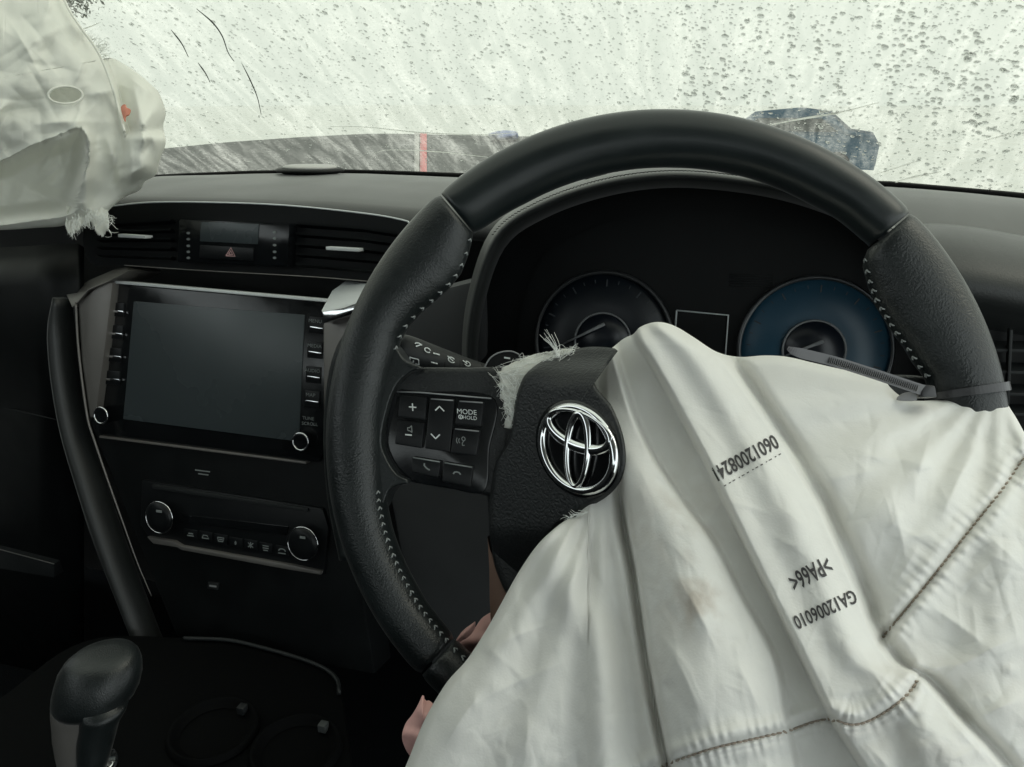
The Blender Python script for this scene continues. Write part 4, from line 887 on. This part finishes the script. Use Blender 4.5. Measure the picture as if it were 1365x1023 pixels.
def crease(px, py, x0, y0, x1, y1, w, am):
    dx, dy = x1 - x0, y1 - y0; L = math.hypot(dx, dy); t = ((px - x0) * dx + (py - y0) * dy) / (L * L); d = ((px - x0) * dy - (py - y0) * dx) / L
    d = d + .10 * L * (t - .5) ** 2                                     # a slight bow
    win = np.where((t > 0) & (t < 1), np.sin(math.pi * np.clip(t, 0, 1)) ** 1.3, 0)
    return am * win * np.exp(-np.sqrt(d * d + 1.5) / w)
def bag_h(px, py, rough=True):
    px = np.asarray(px, float); py = np.asarray(py, float)
    h = .030 + .050 * sstep(420, 1080, py) + .014 * sstep(820, 950, px) * sstep(520, 700, py)
    h = h - .020 * sstep(1040, 1290, px) * sstep(760, 520, py)
    h = h - .020 * np.exp(-(((px - 800) / 34) ** 2 + ((py - 490) / 60) ** 2))
    sl, sr, br, g2 = SL(py), SR(py), BR(py), G2(py)
    s = np.clip((px - sl) / (sr - sl), 0, 1); soft = 5.0
    strip = sstep(-soft, soft * .6, px - sl) * sstep(soft * .5, -soft * .9, px - sr)
    wide = np.clip((sr - sl) / 90, .4, 1)
    h = h + strip * (.0095 + .0080 * np.sin(math.pi * np.clip(s * .8 + .18, 0, 1)) * wide + .0022 * np.cos(9.5 * s))
    # fold B, left of the printed strip
    u = np.clip((px - g2) / (br - g2 + 1e-6), 0, 1)
    fb = sstep(0, 9, px - g2) * sstep(4, -6, px - br) * sstep(560, 680, py)
    fbt = sstep(-8, 6, px - 805) * sstep(4, -6, px - br) * sstep(680, 600, py)
    h = h + fb * (.004 + .012 * np.sin(math.pi * (u * .85 + .1)) ) + fbt * .008
    # shaded channel between the fold and the strip
    ch = sstep(-3, 8, px - br) * sstep(8, -4, px - sl); h = h - ch * .0060
    # narrow deep groove and the drape left of it
    h = h - .016 * np.exp(-((px - g2) / 7.0) ** 2) * sstep(600, 690, py)
    left = sstep(6, -6, px - g2) * sstep(640, 700, py)
    c1 = CR1(py); h = h + left * (.006 * np.exp(-((px - c1 + 16) / 30) ** 2) - .004 * np.exp(-((px - c1 - 26) / 20) ** 2))
    ang = np.degrees(np.arctan2(py - 640, 800 - px)); h = h + left * .0022 * np.sin(ang * .42 + 1.2) * sstep(30, 130, np.hypot(px - 800, py - 640))
    # right hand panel: broad swell, fan of soft folds from the tie, seams
    rt = sstep(-4, 12, px - sr)
    h = h + rt * (.010 * np.exp(-(((px - 1180) / 110) ** 2 + ((py - 640) / 100) ** 2)) - .010 * np.exp(-((px - sr - 14) / 13) ** 2))
    a2 = np.degrees(np.arctan2(py - 500, px - 1330)); h = h + rt * .0020 * np.sin(a2 * .30) * sstep(20, 120, np.hypot(px - 1330, py - 500)) * sstep(520, 560, py)
    for (x0, y0, x1, y1, w, am) in ((1215, 670, 1245, 555, 20, .0050), (1120, 602, 1265, 622, 16, .0040), (1185, 635, 1212, 765, 20, .0045), (1250, 695, 1305, 585, 16, .0042), (1085, 642, 1195, 622, 14, .0030), (1295, 695, 1375, 765, 16, .0040), (1225, 795, 1335, 875, 18, .0045), (1245, 905, 1375, 838, 20, .0050), (1185, 905, 1305, 878, 16, .0040), (1285, 965, 1375, 925, 18, .0045), (995, 485, 1085, 615, 24, .0040), (1230, 720, 1180, 800, 14, .0030),
                                    (640, 868, 748, 824, 12, .0024), (648, 860, 706, 912, 10, .0018), (625, 940, 760, 876, 14, .0026), (590, 995, 645, 915, 14, .0024), (705, 940, 700, 1030, 12, .0022), (898, 755, 962, 875, 14, .0032), (886, 845, 942, 965, 16, .0034), (980, 875, 1022, 965, 12, .0024), (1150, 985, 1205, 1045, 16, .0034), (1008, 998, 1062, 1085, 16, .0034), (735, 806, 792, 735, 14, .0026), (960, 1010, 980, 1080, 12, .003), (1250, 940, 1330, 1030, 16, .004)):
        h = h + crease(px, py, x0, y0, x1, y1, w, am)
    for seam, per in ((SEAM1, 13.0), (SEAM2, 12.0)):
        d, sd_, pos = poly_dist(px, py, seam); m = sstep(-8, 14, px - SR(py)) if seam is SEAM1 else sstep(1234, 1218, px)
        puck = np.sin(2 * math.pi * pos / per + 1.1 * np.sin(pos / 37.0))
        h = h + m * (-.0042 * np.exp(-(d / 5.0) ** 2) + .0011 * puck * (.6 + .6 * np.sin(pos / 23.0 + 1) * np.sin(pos / 9.0)) * np.exp(-d / 16.0) * sstep(1, 5, d) + .0025 * np.exp(-((d - 14) / 10) ** 2))
    # lower panels below the seam hang a little back
    d, sd_, pos = poly_dist(px, py, SEAM2); h = h - .006 * (sd_ > 0) * sstep(0, 12, d) * sstep(1236, 1190, px) * (py > 880)
    # edge roll
    return h
NXB = 640
tx = np.linspace(442, 1578, NXB)
tq = TOP[np.argsort(TOP[:, 0])]; ttop = np.interp(tx, tq[:, 0], tq[:, 1]); NYB = 430
vv = (np.arange(NYB) / (NYB - 1)) ** 1.15
tbot = np.maximum(1150 + 130 * np.sqrt(np.clip(np.sin(math.pi * (tx - 442) / 1136), 0, 1)) + 12 * np.sin(tx / 47) + 8 * np.sin(tx / 23), ttop + 1.5)   # uneven hanging hem
GX = np.repeat(tx[None], NYB, 0); GY = ttop[None] + (tbot - ttop)[None] * vv[:, None]
fx, fy = GX.ravel(), GY.ravel()
d_edge, _, _ = poly_dist(fx, fy, TOP[::2])
hh = bag_h(fx, fy)
Pn = np.column_stack([fx, fy])
zone = .55 + .75 * sstep(1080, 1220, fx) + .25 * sstep(640, 560, fx)
hh += zone * (.0020 * fbm(Pn, 1 / 110., 1) + .0007 * fbm(Pn, 1 / 45., 2))
cr_ = np.random.default_rng(77)
for k in range(800):
    x_, y_ = cr_.uniform(560, 1400), cr_.uniform(520, 1080); L_ = cr_.uniform(16, 100); w_ = cr_.uniform(2, 9); a_ = cr_.uniform(0, math.pi) if x_ > 1130 else math.atan2(y_ - 380, x_ - 800) + cr_.normal(0, .45); am_ = cr_.choice([-1, 1]) * cr_.uniform(.0002, .0008) * (.45 + w_ / 12) * (1.5 if x_ > 1130 else 1.0)
    m_ = (np.abs(fx - x_) < L_ * .6) & (np.abs(fy - y_) < L_ * .6); hh[m_] += crease(fx[m_], fy[m_], x_ - L_ / 2 * math.cos(a_), y_ - L_ / 2 * math.sin(a_), x_ + L_ / 2 * math.cos(a_), y_ + L_ / 2 * math.sin(a_), w_, am_)
roll = 14.0; tt = np.clip(d_edge / roll, 0, 1); hh -= .0075 * (1 - np.sqrt(1 - (1 - tt) ** 2)) + .004 * np.exp(-d_edge / 25)
BAGH = hh.reshape(NYB, NXB)
def bag_surf(px, py, h=0.0):
    """front skin of the bag, from a pixel (bilinear on the built sheet)"""
    px = np.asarray(px, float); py = np.asarray(py, float)
    i = np.clip(np.searchsorted(tx, px) - 1, 0, NXB - 2); fxx = np.clip((px - tx[i]) / (tx[i + 1] - tx[i]), 0, 1)
    def colv(ii):
        t0 = ttop[ii]; v_ = np.clip((py - t0) / (tbot[ii] - t0), 0, .9999); k = np.clip(np.searchsorted(vv, v_) - 1, 0, NYB - 2); f_ = (v_ - vv[k]) / (vv[k + 1] - vv[k]); return BAGH[k, ii] * (1 - f_) + BAGH[k + 1, ii] * f_
    return wp(px, py, colv(i) * (1 - fxx) + colv(i + 1) * fxx + h)
back = np.clip(d_edge / 60, 0, 1); hb = hh - .0012 - .020 * back ** .7
hb = np.maximum(hb, -.004)
hb = np.minimum(hb, hh - .0008)
front = wp(fx, fy, hh); rear = wp(fx, fy, hb); n0 = len(front)
F = grid_faces(NYB, NXB); Fb = F[:, ::-1] + n0
edge = []
def strip_ids(ids): return [(ids[k], ids[k + 1], ids[k + 1] + n0, ids[k] + n0) for k in range(len(ids) - 1)]
top_ids = list(range(NXB)); bot = [(NYB - 1) * NXB + j for j in range(NXB)]; lf = [i * NXB for i in range(NYB)]; rg_ = [i * NXB + NXB - 1 for i in range(NYB)]
edge = strip_ids(top_ids[::-1]) + strip_ids(bot) + strip_ids(lf) + strip_ids(rg_[::-1])
ab = root('driver_airbag', wp(np.array(850.0), np.array(620.0), 0.0), 'deflated white driver airbag hanging out of the steering wheel hub', 'airbag')
bag = mesh('bag_cloth', np.concatenate([front, rear]), F.tolist() + Fb.tolist() + edge, M['bag'], ab)
at_ = bag.data.attributes.new('stain_shade', 'FLOAT', 'POINT'); stn = np.zeros(2 * n0)
stn[:n0] = .55 * np.exp(-(((fx - 930) / 34) ** 2 + ((fy - 805) / 42) ** 2)) + .24 * np.exp(-(((fx - 905) / 60) ** 2 + ((fy - 700) / 70) ** 2)) + .12 * np.exp(-(((fx - 1250) / 110) ** 2 + ((fy - 950) / 90) ** 2)) + .10 * np.exp(-(((fx - 870) / 16) ** 2 + ((fy - 900) / 180) ** 2)) + .03  # dirt stains, plus brown shade painted along the narrow groove
at_.data.foreach_set('value', stn.astype(np.float32))
# seam thread, stitch by stitch
M['seamthread'] = mat('tan seam thread', (0.33, 0.28, 0.23), 0.8)
me = bpy.data.meshes.new('seam_stitch'); v, f = tube_data(np.array([(-.0013, 0, -.0003), (-.0006, 0, .0003), (.0006, 0, .0003), (.0013, 0, -.0003)]), np.array([.0003, .0005, .0005, .0003]), 6); me.from_pydata(v.tolist(), [], f); me.materials.append(M['seamthread']); me.shade_smooth()
for seam, x0, x1 in ((SEAM1, 1172, 1400), (SEAM2, 850, 1228)):
    ln = smooth_line(seam, int(np.sum(np.hypot(*np.diff(seam, axis=0).T)) / 7.5)); p3 = bag_surf(ln[:, 0], ln[:, 1], .0003)
    for k in range(len(ln) - 1):
        if x0 < ln[k, 0] < x1: place('seam_stitch', me, frame(p3[k], p3[k + 1] - p3[k], WN), None, bag)
# printed codes, upside down on the strip
def printed(s, start, end, hgt, squeeze=1.0, shear=0.0):
    v2, f2 = text_verts(s, 1.0, shear, .018); w = v2[:, 0].max() - v2[:, 0].min(); v2[:, 0] -= v2[:, 0].min(); st_, en = np.array(start, float), np.array(end, float)
    dx = (en - st_) / w; L = np.linalg.norm(en - st_); r_ = (en - st_) / L; up = np.array([r_[1], -r_[0]]) * hgt / .72
    print_px('printed_code', v2, f2, st_, dx, up, bag_surf, M['ink'], bag, .0005)
printed('06012008241', (1031, 579), (948, 625), 20)
printed('>PA66<', (1101, 741), (1049, 768), 25)
printed('GA12006010', (1137, 786), (1056, 823), 19)
def dash_line(p, q_, n, w, fr):
    p = np.array(p, float); q_ = np.array(q_, float); segs = [[p + (q_ - p) * (k / n), p + (q_ - p) * ((k + f_) / n)] for k, f_ in zip(range(n), fr)]
    v, f = strokes(segs, w); mesh('printed_code', bag_surf(v[:, 0], v[:, 1], .0005), f, M['ink'], bag, False)
dash_line((1041, 605), (962, 650), 13, 1.3, [.5, .3, .6, .25, .5, .6, .3, .5, .6, .25, .6, .4, .5])

# torn white cloth at the hinge of the cover, with loose threads
def torn_surf(px, py, h=0.0):
    px = np.asarray(px, float); return wp(px, py, .004 + .018 * np.clip((px - 660) / 100, 0, 1) - .010 * sstep(500, 462, py) + h)
tc_ = np.array([(763, 466), (738, 470), (718, 474), (702, 480), (692, 484), (684, 489), (668, 499), (671, 508), (666, 516), (674, 524), (669, 530), (677, 537), (674, 546), (676, 556), (671, 570), (680, 566), (690, 572), (694, 545), (700, 525), (712, 506), (735, 487)], float)
tcc = np.array([694.0, 508.0]); ring = smooth_line(tc_, 110, True); ring += np.random.default_rng(3).normal(0, .9, ring.shape)
left_c = np.column_stack([np.interp(np.linspace(0, 1, 60), np.linspace(0, 1, 14), [750, 728, 705, 690, 675, 668, 672, 668, 675, 671, 677, 675, 676, 672]), np.interp(np.linspace(0, 1, 60), np.linspace(0, 1, 14), [467, 471, 478, 485, 494, 501, 509, 517, 524, 531, 538, 547, 557, 570])])
right_c = np.column_stack([np.interp(np.linspace(0, 1, 60), np.linspace(0, 1, 7), [775, 748, 722, 705, 697, 694, 693]), np.interp(np.linspace(0, 1, 60), np.linspace(0, 1, 7), [465, 477, 496, 516, 536, 556, 574])])
left_c += np.random.default_rng(5).normal(0, 1.0, left_c.shape)
left_c[:, 0] -= 6 * np.sin(np.linspace(0, math.pi, 60)); left_c[:, 1] -= 3 * np.sin(np.linspace(0, math.pi, 60))
rows = []
for t in np.linspace(0, 1, 14):
    q = left_c * (1 - t) + right_c * t; rows.append(torn_surf(q[:, 0], q[:, 1], .0015 * np.array([mnoise.noise((x * .11, y * .11, 2)) for x, y in q])))
tf = loft('torn_strip', rows, M['bag2'], ab, thick=.0006)
def threads(name, n, gen, parent, rad=.00022, mt=None):
    V, F = [], []; o_ = 0
    for k in range(n):
        p = gen(k); v, f = tube_data(p, np.linspace(rad, rad * .5, len(p)), 4); V.append(v); F += [[i + o_ for i in q_] for q_ in f]; o_ += len(v)
    return mesh(name, np.concatenate(V), F, mt or M['fibre'], parent, True, 'stuff')
rg2 = np.random.default_rng(21)
def gen(k):
    t = rg2.random() ** 1.2 * .95; i = int(t * 59); u = rg2.random(); s = left_c[i] * (1 - u) + right_c[i] * u; i2 = int(np.clip(i + rg2.normal(0, 9), 0, 59)); u2 = np.clip(u + rg2.normal(0, .7), -.22, 1); e = left_c[i2] * (1 - u2) + right_c[i2] * u2
    m_ = (s + e) / 2 + rg2.normal(0, 5, 2); q = smooth_line([s, m_, e], 10); return torn_surf(q[:, 0], q[:, 1], .0008 + .0012 * rg2.random() + .0014 * np.sin(np.linspace(0, 3.1, 10)))
threads('loose_threads', 170, gen, ab, .00014)
def gen2(k):
    s = np.array([744, 475]) + rg2.normal(0, 1.5, 2); e = np.array([730, 449]) + rg2.normal(0, 4.0, 2) * np.array([1, 1.2]); m_ = (s + e) / 2 + np.array([4, 1]) + rg2.normal(0, 1.2, 2); q = smooth_line([s, m_, e], 8); return torn_surf(q[:, 0], q[:, 1], .008 + 0 * q[:, 0])
threads('loose_threads', 16, gen2, ab)
def gen3(k):
    s = np.array([rg2.uniform(757, 785), 0]); s[1] = 690 - (s[0] - 757) * .25; a_ = rg2.uniform(130, 240); L = rg2.uniform(5, 16); q = [s]
    for m_ in range(6): q.append(q[-1] + L / 6 * np.array([math.cos(R(a_)), math.sin(R(a_))])); a_ += rg2.normal(0, 16)
    q = np.array(q); return FP(q[:, 0], q[:, 1], .003 + 0 * q[:, 0])
threads('loose_threads', 22, gen3, ab)

# pink cloth behind the bag
def scrap(name, outline, c, dpt, label, amp=.004):
    o_ = smooth_line(outline, 60, True); r_ = root(name, at(np.array(float(c[0])), np.array(float(c[1])), dpt), label, 'cloth'); rows = []
    for t in np.linspace(.01, 1, 16):
        q = np.array(c) + (o_ - np.array(c)) * t; z = amp * np.array([mnoise.noise((x * .05, y * .05, 5)) for x, y in q]) - .010 * (1 - t ** 2); rows.append(at(q[:, 0], q[:, 1], dpt + z))
    rows += [at(*(np.array(c) + (o_ - np.array(c)) * t).T, dpt + .004 + .004 * (1 - t)) for t in (.97, .5, .01)]
    loft('cloth', rows, M['pink'], r_, close=True); return r_
s1 = scrap('cloth_scrap', [(607, 862), (618, 848), (632, 838), (645, 822), (668, 815), (700, 840), (690, 880), (640, 885), (622, 878)], (650, 855), .478, 'pink cloth bunched behind the lower left of the wheel rim')
pt_ = smooth_line([(607, 857), (616, 842), (630, 831), (634, 829), (632, 840), (622, 851)], 40, True); rows = [at(*(np.array([621., 844]) + (pt_ - np.array([621., 844])) * t).T, .462 - .003 * (1 - t * t)) for t in np.linspace(.01, 1, 8)]
loft('folded_edge', rows, M['pink'], s1, close=True, thick=.001)
scrap('cloth_scrap', [(536, 985), (540, 966), (550, 952), (557, 940), (564, 926), (567, 934), (575, 936), (590, 960), (585, 1010), (556, 1010), (545, 1006)], (563, 972), .405, 'pink cloth poking out left of the airbag at the bottom', .006)

# ------------------------------------------------------------------ cable tie round the right of the rim
ti = root('cable_tie', wp(np.array(1270.0), np.array(525.0), .02), 'black nylon cable tie tying the airbag to the wheel rim', 'cable tie')
tail = smooth_line([(1050, 464), (1062, 469.5), (1112, 482), (1160, 497), (1205, 512), (1232, 521)], 60)
th_ = np.interp(np.arange(60), [0, 6, 15, 59], [.030, .0335, .0345, .030]); nrmw = []
tg = np.gradient(tail, axis=0); tg /= np.linalg.norm(tg, axis=1)[:, None]; nr = np.stack([-tg[:, 1], tg[:, 0]], 1)
wpx = np.interp(np.arange(60), [0, 2, 6, 59], [2.5, 5.0, 6.8, 7.2])
lo, hi = tail + nr * wpx[:, None], tail - nr * wpx[:, None]
HB = .050
hgt_t = np.interp(np.arange(60), [0, 20, 59], [.070, .058, .026])
rows = [wp(lo[:, 0], lo[:, 1], hgt_t), wp(hi[:, 0], hi[:, 1], hgt_t + .002), wp(hi[:, 0], hi[:, 1], hgt_t + .0004), wp(lo[:, 0], lo[:, 1], hgt_t - .0016), wp(lo[:, 0], lo[:, 1], hgt_t)]
M['tietail'] = mat('greyed nylon tail', (0.13, 0.13, 0.14), 0.4)
loft('tail', rows, M['tietail'], ti, smooth=False)
V, F = [], []
for x in np.linspace(18, 56, 46):
    c = np.array([np.interp(x, np.arange(60), tail[:, i]) for i in (0, 1)]); n_ = np.array([np.interp(x, np.arange(60), nr[:, i]) for i in (0, 1)]); t_ = np.array([np.interp(x, np.arange(60), tg[:, i]) for i in (0, 1)]); h0 = np.interp(x, np.arange(60), hgt_t) + .001
    o_ = len(V); pts_ = [(c - n_ * 4.6 - t_ * .8, .0), (c + n_ * 4.6 - t_ * .8, .0), (c + n_ * 4.6 + t_ * .8, .0), (c - n_ * 4.6 + t_ * .8, .0), (c - n_ * 4.4 + t_ * .3, .0010), (c + n_ * 4.4 + t_ * .3, .0010)]
    for p_, z in pts_: V.append(wp(np.array(p_[0]), np.array(p_[1]), h0 + z))
    F += [[o_, o_ + 1, o_ + 5, o_ + 4], [o_ + 4, o_ + 5, o_ + 2, o_ + 3], [o_, o_ + 4, o_ + 3], [o_ + 1, o_ + 2, o_ + 5]]
M['tieteeth'] = mat('grey nylon teeth', (0.20, 0.20, 0.205), 0.5)
mesh('teeth', V, F, M['tieteeth'], ti, False, 'stuff')
prism('head', Wf([(1228, 512), (1247, 514), (1250, 530), (1229, 530)], .028), BK * .010, M['tie'], ti, .0012)
prism('catch', Wf(smooth_line([(1198, 530), (1206, 524), (1216, 523), (1222, 526), (1222, 534), (1200, 534)], 20, True), .024), BK * .003, M['tieteeth'], ti, .0008)
thl = np.radians(11.4)
ths = [11.2, 11.2]
ph = np.linspace(-.35 * math.pi, 1.15 * math.pi, 50); loopc = []
for off in (-.0021, .0021):
    th0 = A_T + math.degrees(off / (ROUT - .016)); p = rim_pt(np.full(50, th0), ph); c = rim_pt(np.array(th0), 0) * .5 + rim_pt(np.array(th0), math.pi) * .5; n_ = (p - c) / np.linalg.norm(p - c, axis=1)[:, None]; loopc.append((p + n_ * .0015, p + n_ * .0030))
loft('loop', [loopc[0][0], loopc[0][1], loopc[1][1], loopc[1][0], loopc[0][0]], M['tie'], ti, smooth=False)

# ------------------------------------------------------------------ passenger airbag, top left
PD = 0.80
PT = np.array([(-260, -260), (60, -200), (75, -60), (86, 0), (104, 32), (124, 60), (138, 80), (148, 77), (166, 86), (184, 98), (206, 117), (213, 126), (221, 150), (217.5, 168), (221, 190), (214, 212), (208, 233), (193, 242), (186, 254), (168, 262), (152, 274), (142, 284), (130, 292), (112, 292), (98, 296), (80, 302), (50, 304), (0, 307), (-90, 306), (-180, 260), (-240, 160), (-290, -40)], float)
pol = smooth_line(PT, 420, True)
FR = smooth_line([(70, -60), (86, 0), (104, 32), (126, 62), (138, 85), (148, 112), (157, 142), (164, 168), (166, 176)], 60)
PK = smooth_line([(-60, 240), (0, 216), (40, 196), (75, 182), (100, 172), (112, 176), (118, 200), (112, 235), (104, 262), (100, 282), (60, 292), (-60, 300)], 90, True)
def pbag_d(px, py):
    d = PD - .06 * np.exp(-(((px - 20) / 130) ** 2 + ((py - 110) / 130) ** 2))
    dist, side, pos = poly_dist(px, py, FR); behind = (side < 0) & (py < 190)
    d = d + np.where(behind, .032 * sstep(0, 7, dist), -.004 * np.exp(-dist / 10)) * sstep(186, 172, py)
    d = d - .030 * np.exp(-(((px - 188) / 30) ** 2 + ((py - 180) / 60) ** 2))
    ins = inside(px, py, PK); dk, _, _ = poly_dist(px, py, np.vstack([PK, PK[:1]])); d = d + np.where(ins, .040 * sstep(0, 26, dk), -.010 * np.exp(-dk / 11))
    for (x0, y0, x1, y1, w, am) in ((40, 165, 135, 160, 16, .014), (118, 160, 112, 300, 13, .022), (140, 175, 168, 262, 12, .018), (172, 165, 178, 268, 13, .020), (158, 190, 150, 250, 9, -.016), (50, 235, 86, 172, 10, .016), (84, 176, 92, 232, 7, .012), (92, 212, 45, 252, 10, .014), (20, 70, 110, 20, 22, .012), (108, 128, 160, 120, 10, .012), (25, 125, -60, 200, 20, .016), (30, 245, 92, 285, 8, -.012), (176, 88, 200, 246, 26, .034), (150, 92, 172, 262, 14, -.026), (218, 132, 176, 186, 14, .018), (206, 216, 158, 240, 12, .018), (214, 165, 186, 215, 10, -.014), (168, 100, 205, 128, 9, .012), (184, 150, 214, 205, 8, .010), (10, 20, 60, 110, 16, .010), (120, 70, 95, 120, 12, .010), (0, 150, 60, 140, 10, -.010)):
        d = d - crease(px, py, x0, y0, x1, y1, w, am)
    return d
NRP = 150; tq_ = np.linspace(-300, 224, NRP); ty_ = np.linspace(-262, 310, 190)
cx0 = np.array([-30.0, 110.0])
rad = np.linspace(0.003, 1, 170) ** .85
GX = cx0[0] + (pol[:, 0] - cx0[0])[None] * rad[:, None]; GY = cx0[1] + (pol[:, 1] - cx0[1])[None] * rad[:, None]
fx, fy = GX.ravel(), GY.ravel(); Pn = np.column_stack([fx, fy]); de, _, _ = poly_dist(fx, fy, np.vstack([pol, pol[:1]])[::2])
dd = pbag_d(fx, fy) - .0040 * fbm(Pn, 1 / 80., 2) - .0012 * fbm(Pn, 1 / 28., 2); 
for k in range(330):
    x_, y_ = cr_.uniform(-150, 215), cr_.uniform(-60, 300); L_ = cr_.uniform(25, 110); w_ = cr_.uniform(4, 13); a_ = cr_.uniform(0, math.pi); am_ = cr_.choice([-1, 1]) * cr_.uniform(.0012, .0050)
    m_ = (np.abs(fx - x_) < L_ * .6) & (np.abs(fy - y_) < L_ * .6); dd[m_] += crease(fx[m_], fy[m_], x_ - L_ / 2 * math.cos(a_), y_ - L_ / 2 * math.sin(a_), x_ + L_ / 2 * math.cos(a_), y_ + L_ / 2 * math.sin(a_), w_, am_)
tt = np.clip(de / 8, 0, 1); dd += .007 * (1 - np.sqrt(1 - (1 - tt) ** 2)) + .008 * np.exp(-de / 30)
front = at(fx, fy, dd); rear = at(fx, fy, dd + .002 + .05 * np.clip(de / 70, 0, 1)); n0 = len(front); ncp = len(pol)
F = grid_faces(170, ncp, True); hole = (((fx - 87) / 23.5) ** 2 + ((fy - 127) / 12) ** 2) < 1
F1 = [q_.tolist() for q_ in F if not hole[q_].all()]; Fb = (F[:, ::-1] + n0).tolist()
edge = [(169 * ncp + j, 169 * ncp + (j + 1) % ncp, n0 + 169 * ncp + (j + 1) % ncp, n0 + 169 * ncp + j) for j in range(ncp)]
pb = root('passenger_airbag', at(np.array(60.0), np.array(300.0), .86), 'crumpled white passenger airbag with a round hole hanging over the dashboard', 'airbag')
pbag = mesh('bag_cloth', np.concatenate([front, rear]), F1 + Fb + edge, M['bag2'], pb)
hr = np.linspace(0, 2 * math.pi, 60, endpoint=False); hx, hy = 87 + 22.8 * np.cos(hr), 127 + 11.6 * np.sin(hr)
tube('hole_hem', at(hx, hy, pbag_d(hx, hy) - .001), .0011, M['bag2'], pbag, 8, closed=True)
tube('seam_cord', at(FR[:, 0], FR[:, 1], pbag_d(FR[:, 0], FR[:, 1]) - .0035), .0012, M['bag2'], pbag, 8)
rt_ = smooth_line([(161, 143), (166, 139), (168, 143), (173, 146), (171, 153), (167, 155), (166, 162), (163, 154)], 40, True)
M['coral'] = mat('coral tag', (0.60, 0.24, 0.17), 0.8, bump=0.5, bscale=200, bdist=0.002, var=0.25, vscale=90)
prism('tag', at(rt_[:, 0], rt_[:, 1], .765), CF * .002, M['coral'], pb, .0004)
tx2 = np.linspace(88, 143, 70); jag = np.random.default_rng(31).normal(0, 2.6, 70); low = np.interp(tx2, [88, 95, 102, 109, 118, 125, 132, 137, 143], [303, 312, 309, 304, 300, 305, 314, 317, 300]) + jag; rows = []
for t in np.linspace(0, 1, 9): rows.append(at(tx2 + 2 * t * np.sin(tx2 / 3.1), (278 + 3 * np.sin(tx2 / 8)) * (1 - t) + low * t, .800 - .012 * t + .004 * np.sin(tx2 / 3.7 + 2 * t)))
loft('torn_tongue', rows, M['bag2'], pb, thick=.0008)
def gen4(k):
    c_ = [(99, 292, 97, 30), (107, 290, 80, 22), (118, 284, 88, 16), (128, 286, 70, 26), (136, 286, 82, 36), (139, 288, 60, 24)][k % 6]; s = np.array([c_[0] + rg2.normal(0, 4.5), c_[1] + rg2.normal(0, 4)]); a_ = c_[2] + rg2.normal(0, 16); L = c_[3] * rg2.uniform(.35, 1.0); q = [s]
    for m_ in range(7): q.append(q[-1] + L / 7 * np.array([math.cos(R(a_)), math.sin(R(a_))])); a_ += rg2.normal(0, 26)
    q = np.array(q); return at(q[:, 0], q[:, 1], .785 + rg2.normal(0, .004) + 0 * q[:, 0])
threads('torn_fringe', 120, gen4, pb, .0003)
def gen5(k):
    s = np.array([rg2.uniform(112, 140), 0]); s[1] = 50 + (s[0] - 112) * .9 + rg2.normal(0, 3); a_ = rg2.normal(-20, 35); L = rg2.uniform(6, 20); q = [s]
    for m_ in range(6): q.append(q[-1] + L / 6 * np.array([math.cos(R(a_)), math.sin(R(a_))])); a_ += rg2.normal(0, 22)
    q = np.array(q); return at(q[:, 0], q[:, 1], .80 + rg2.normal(0, .003) + 0 * q[:, 0])
threads('torn_fringe', 60, gen5, pb, .0003)
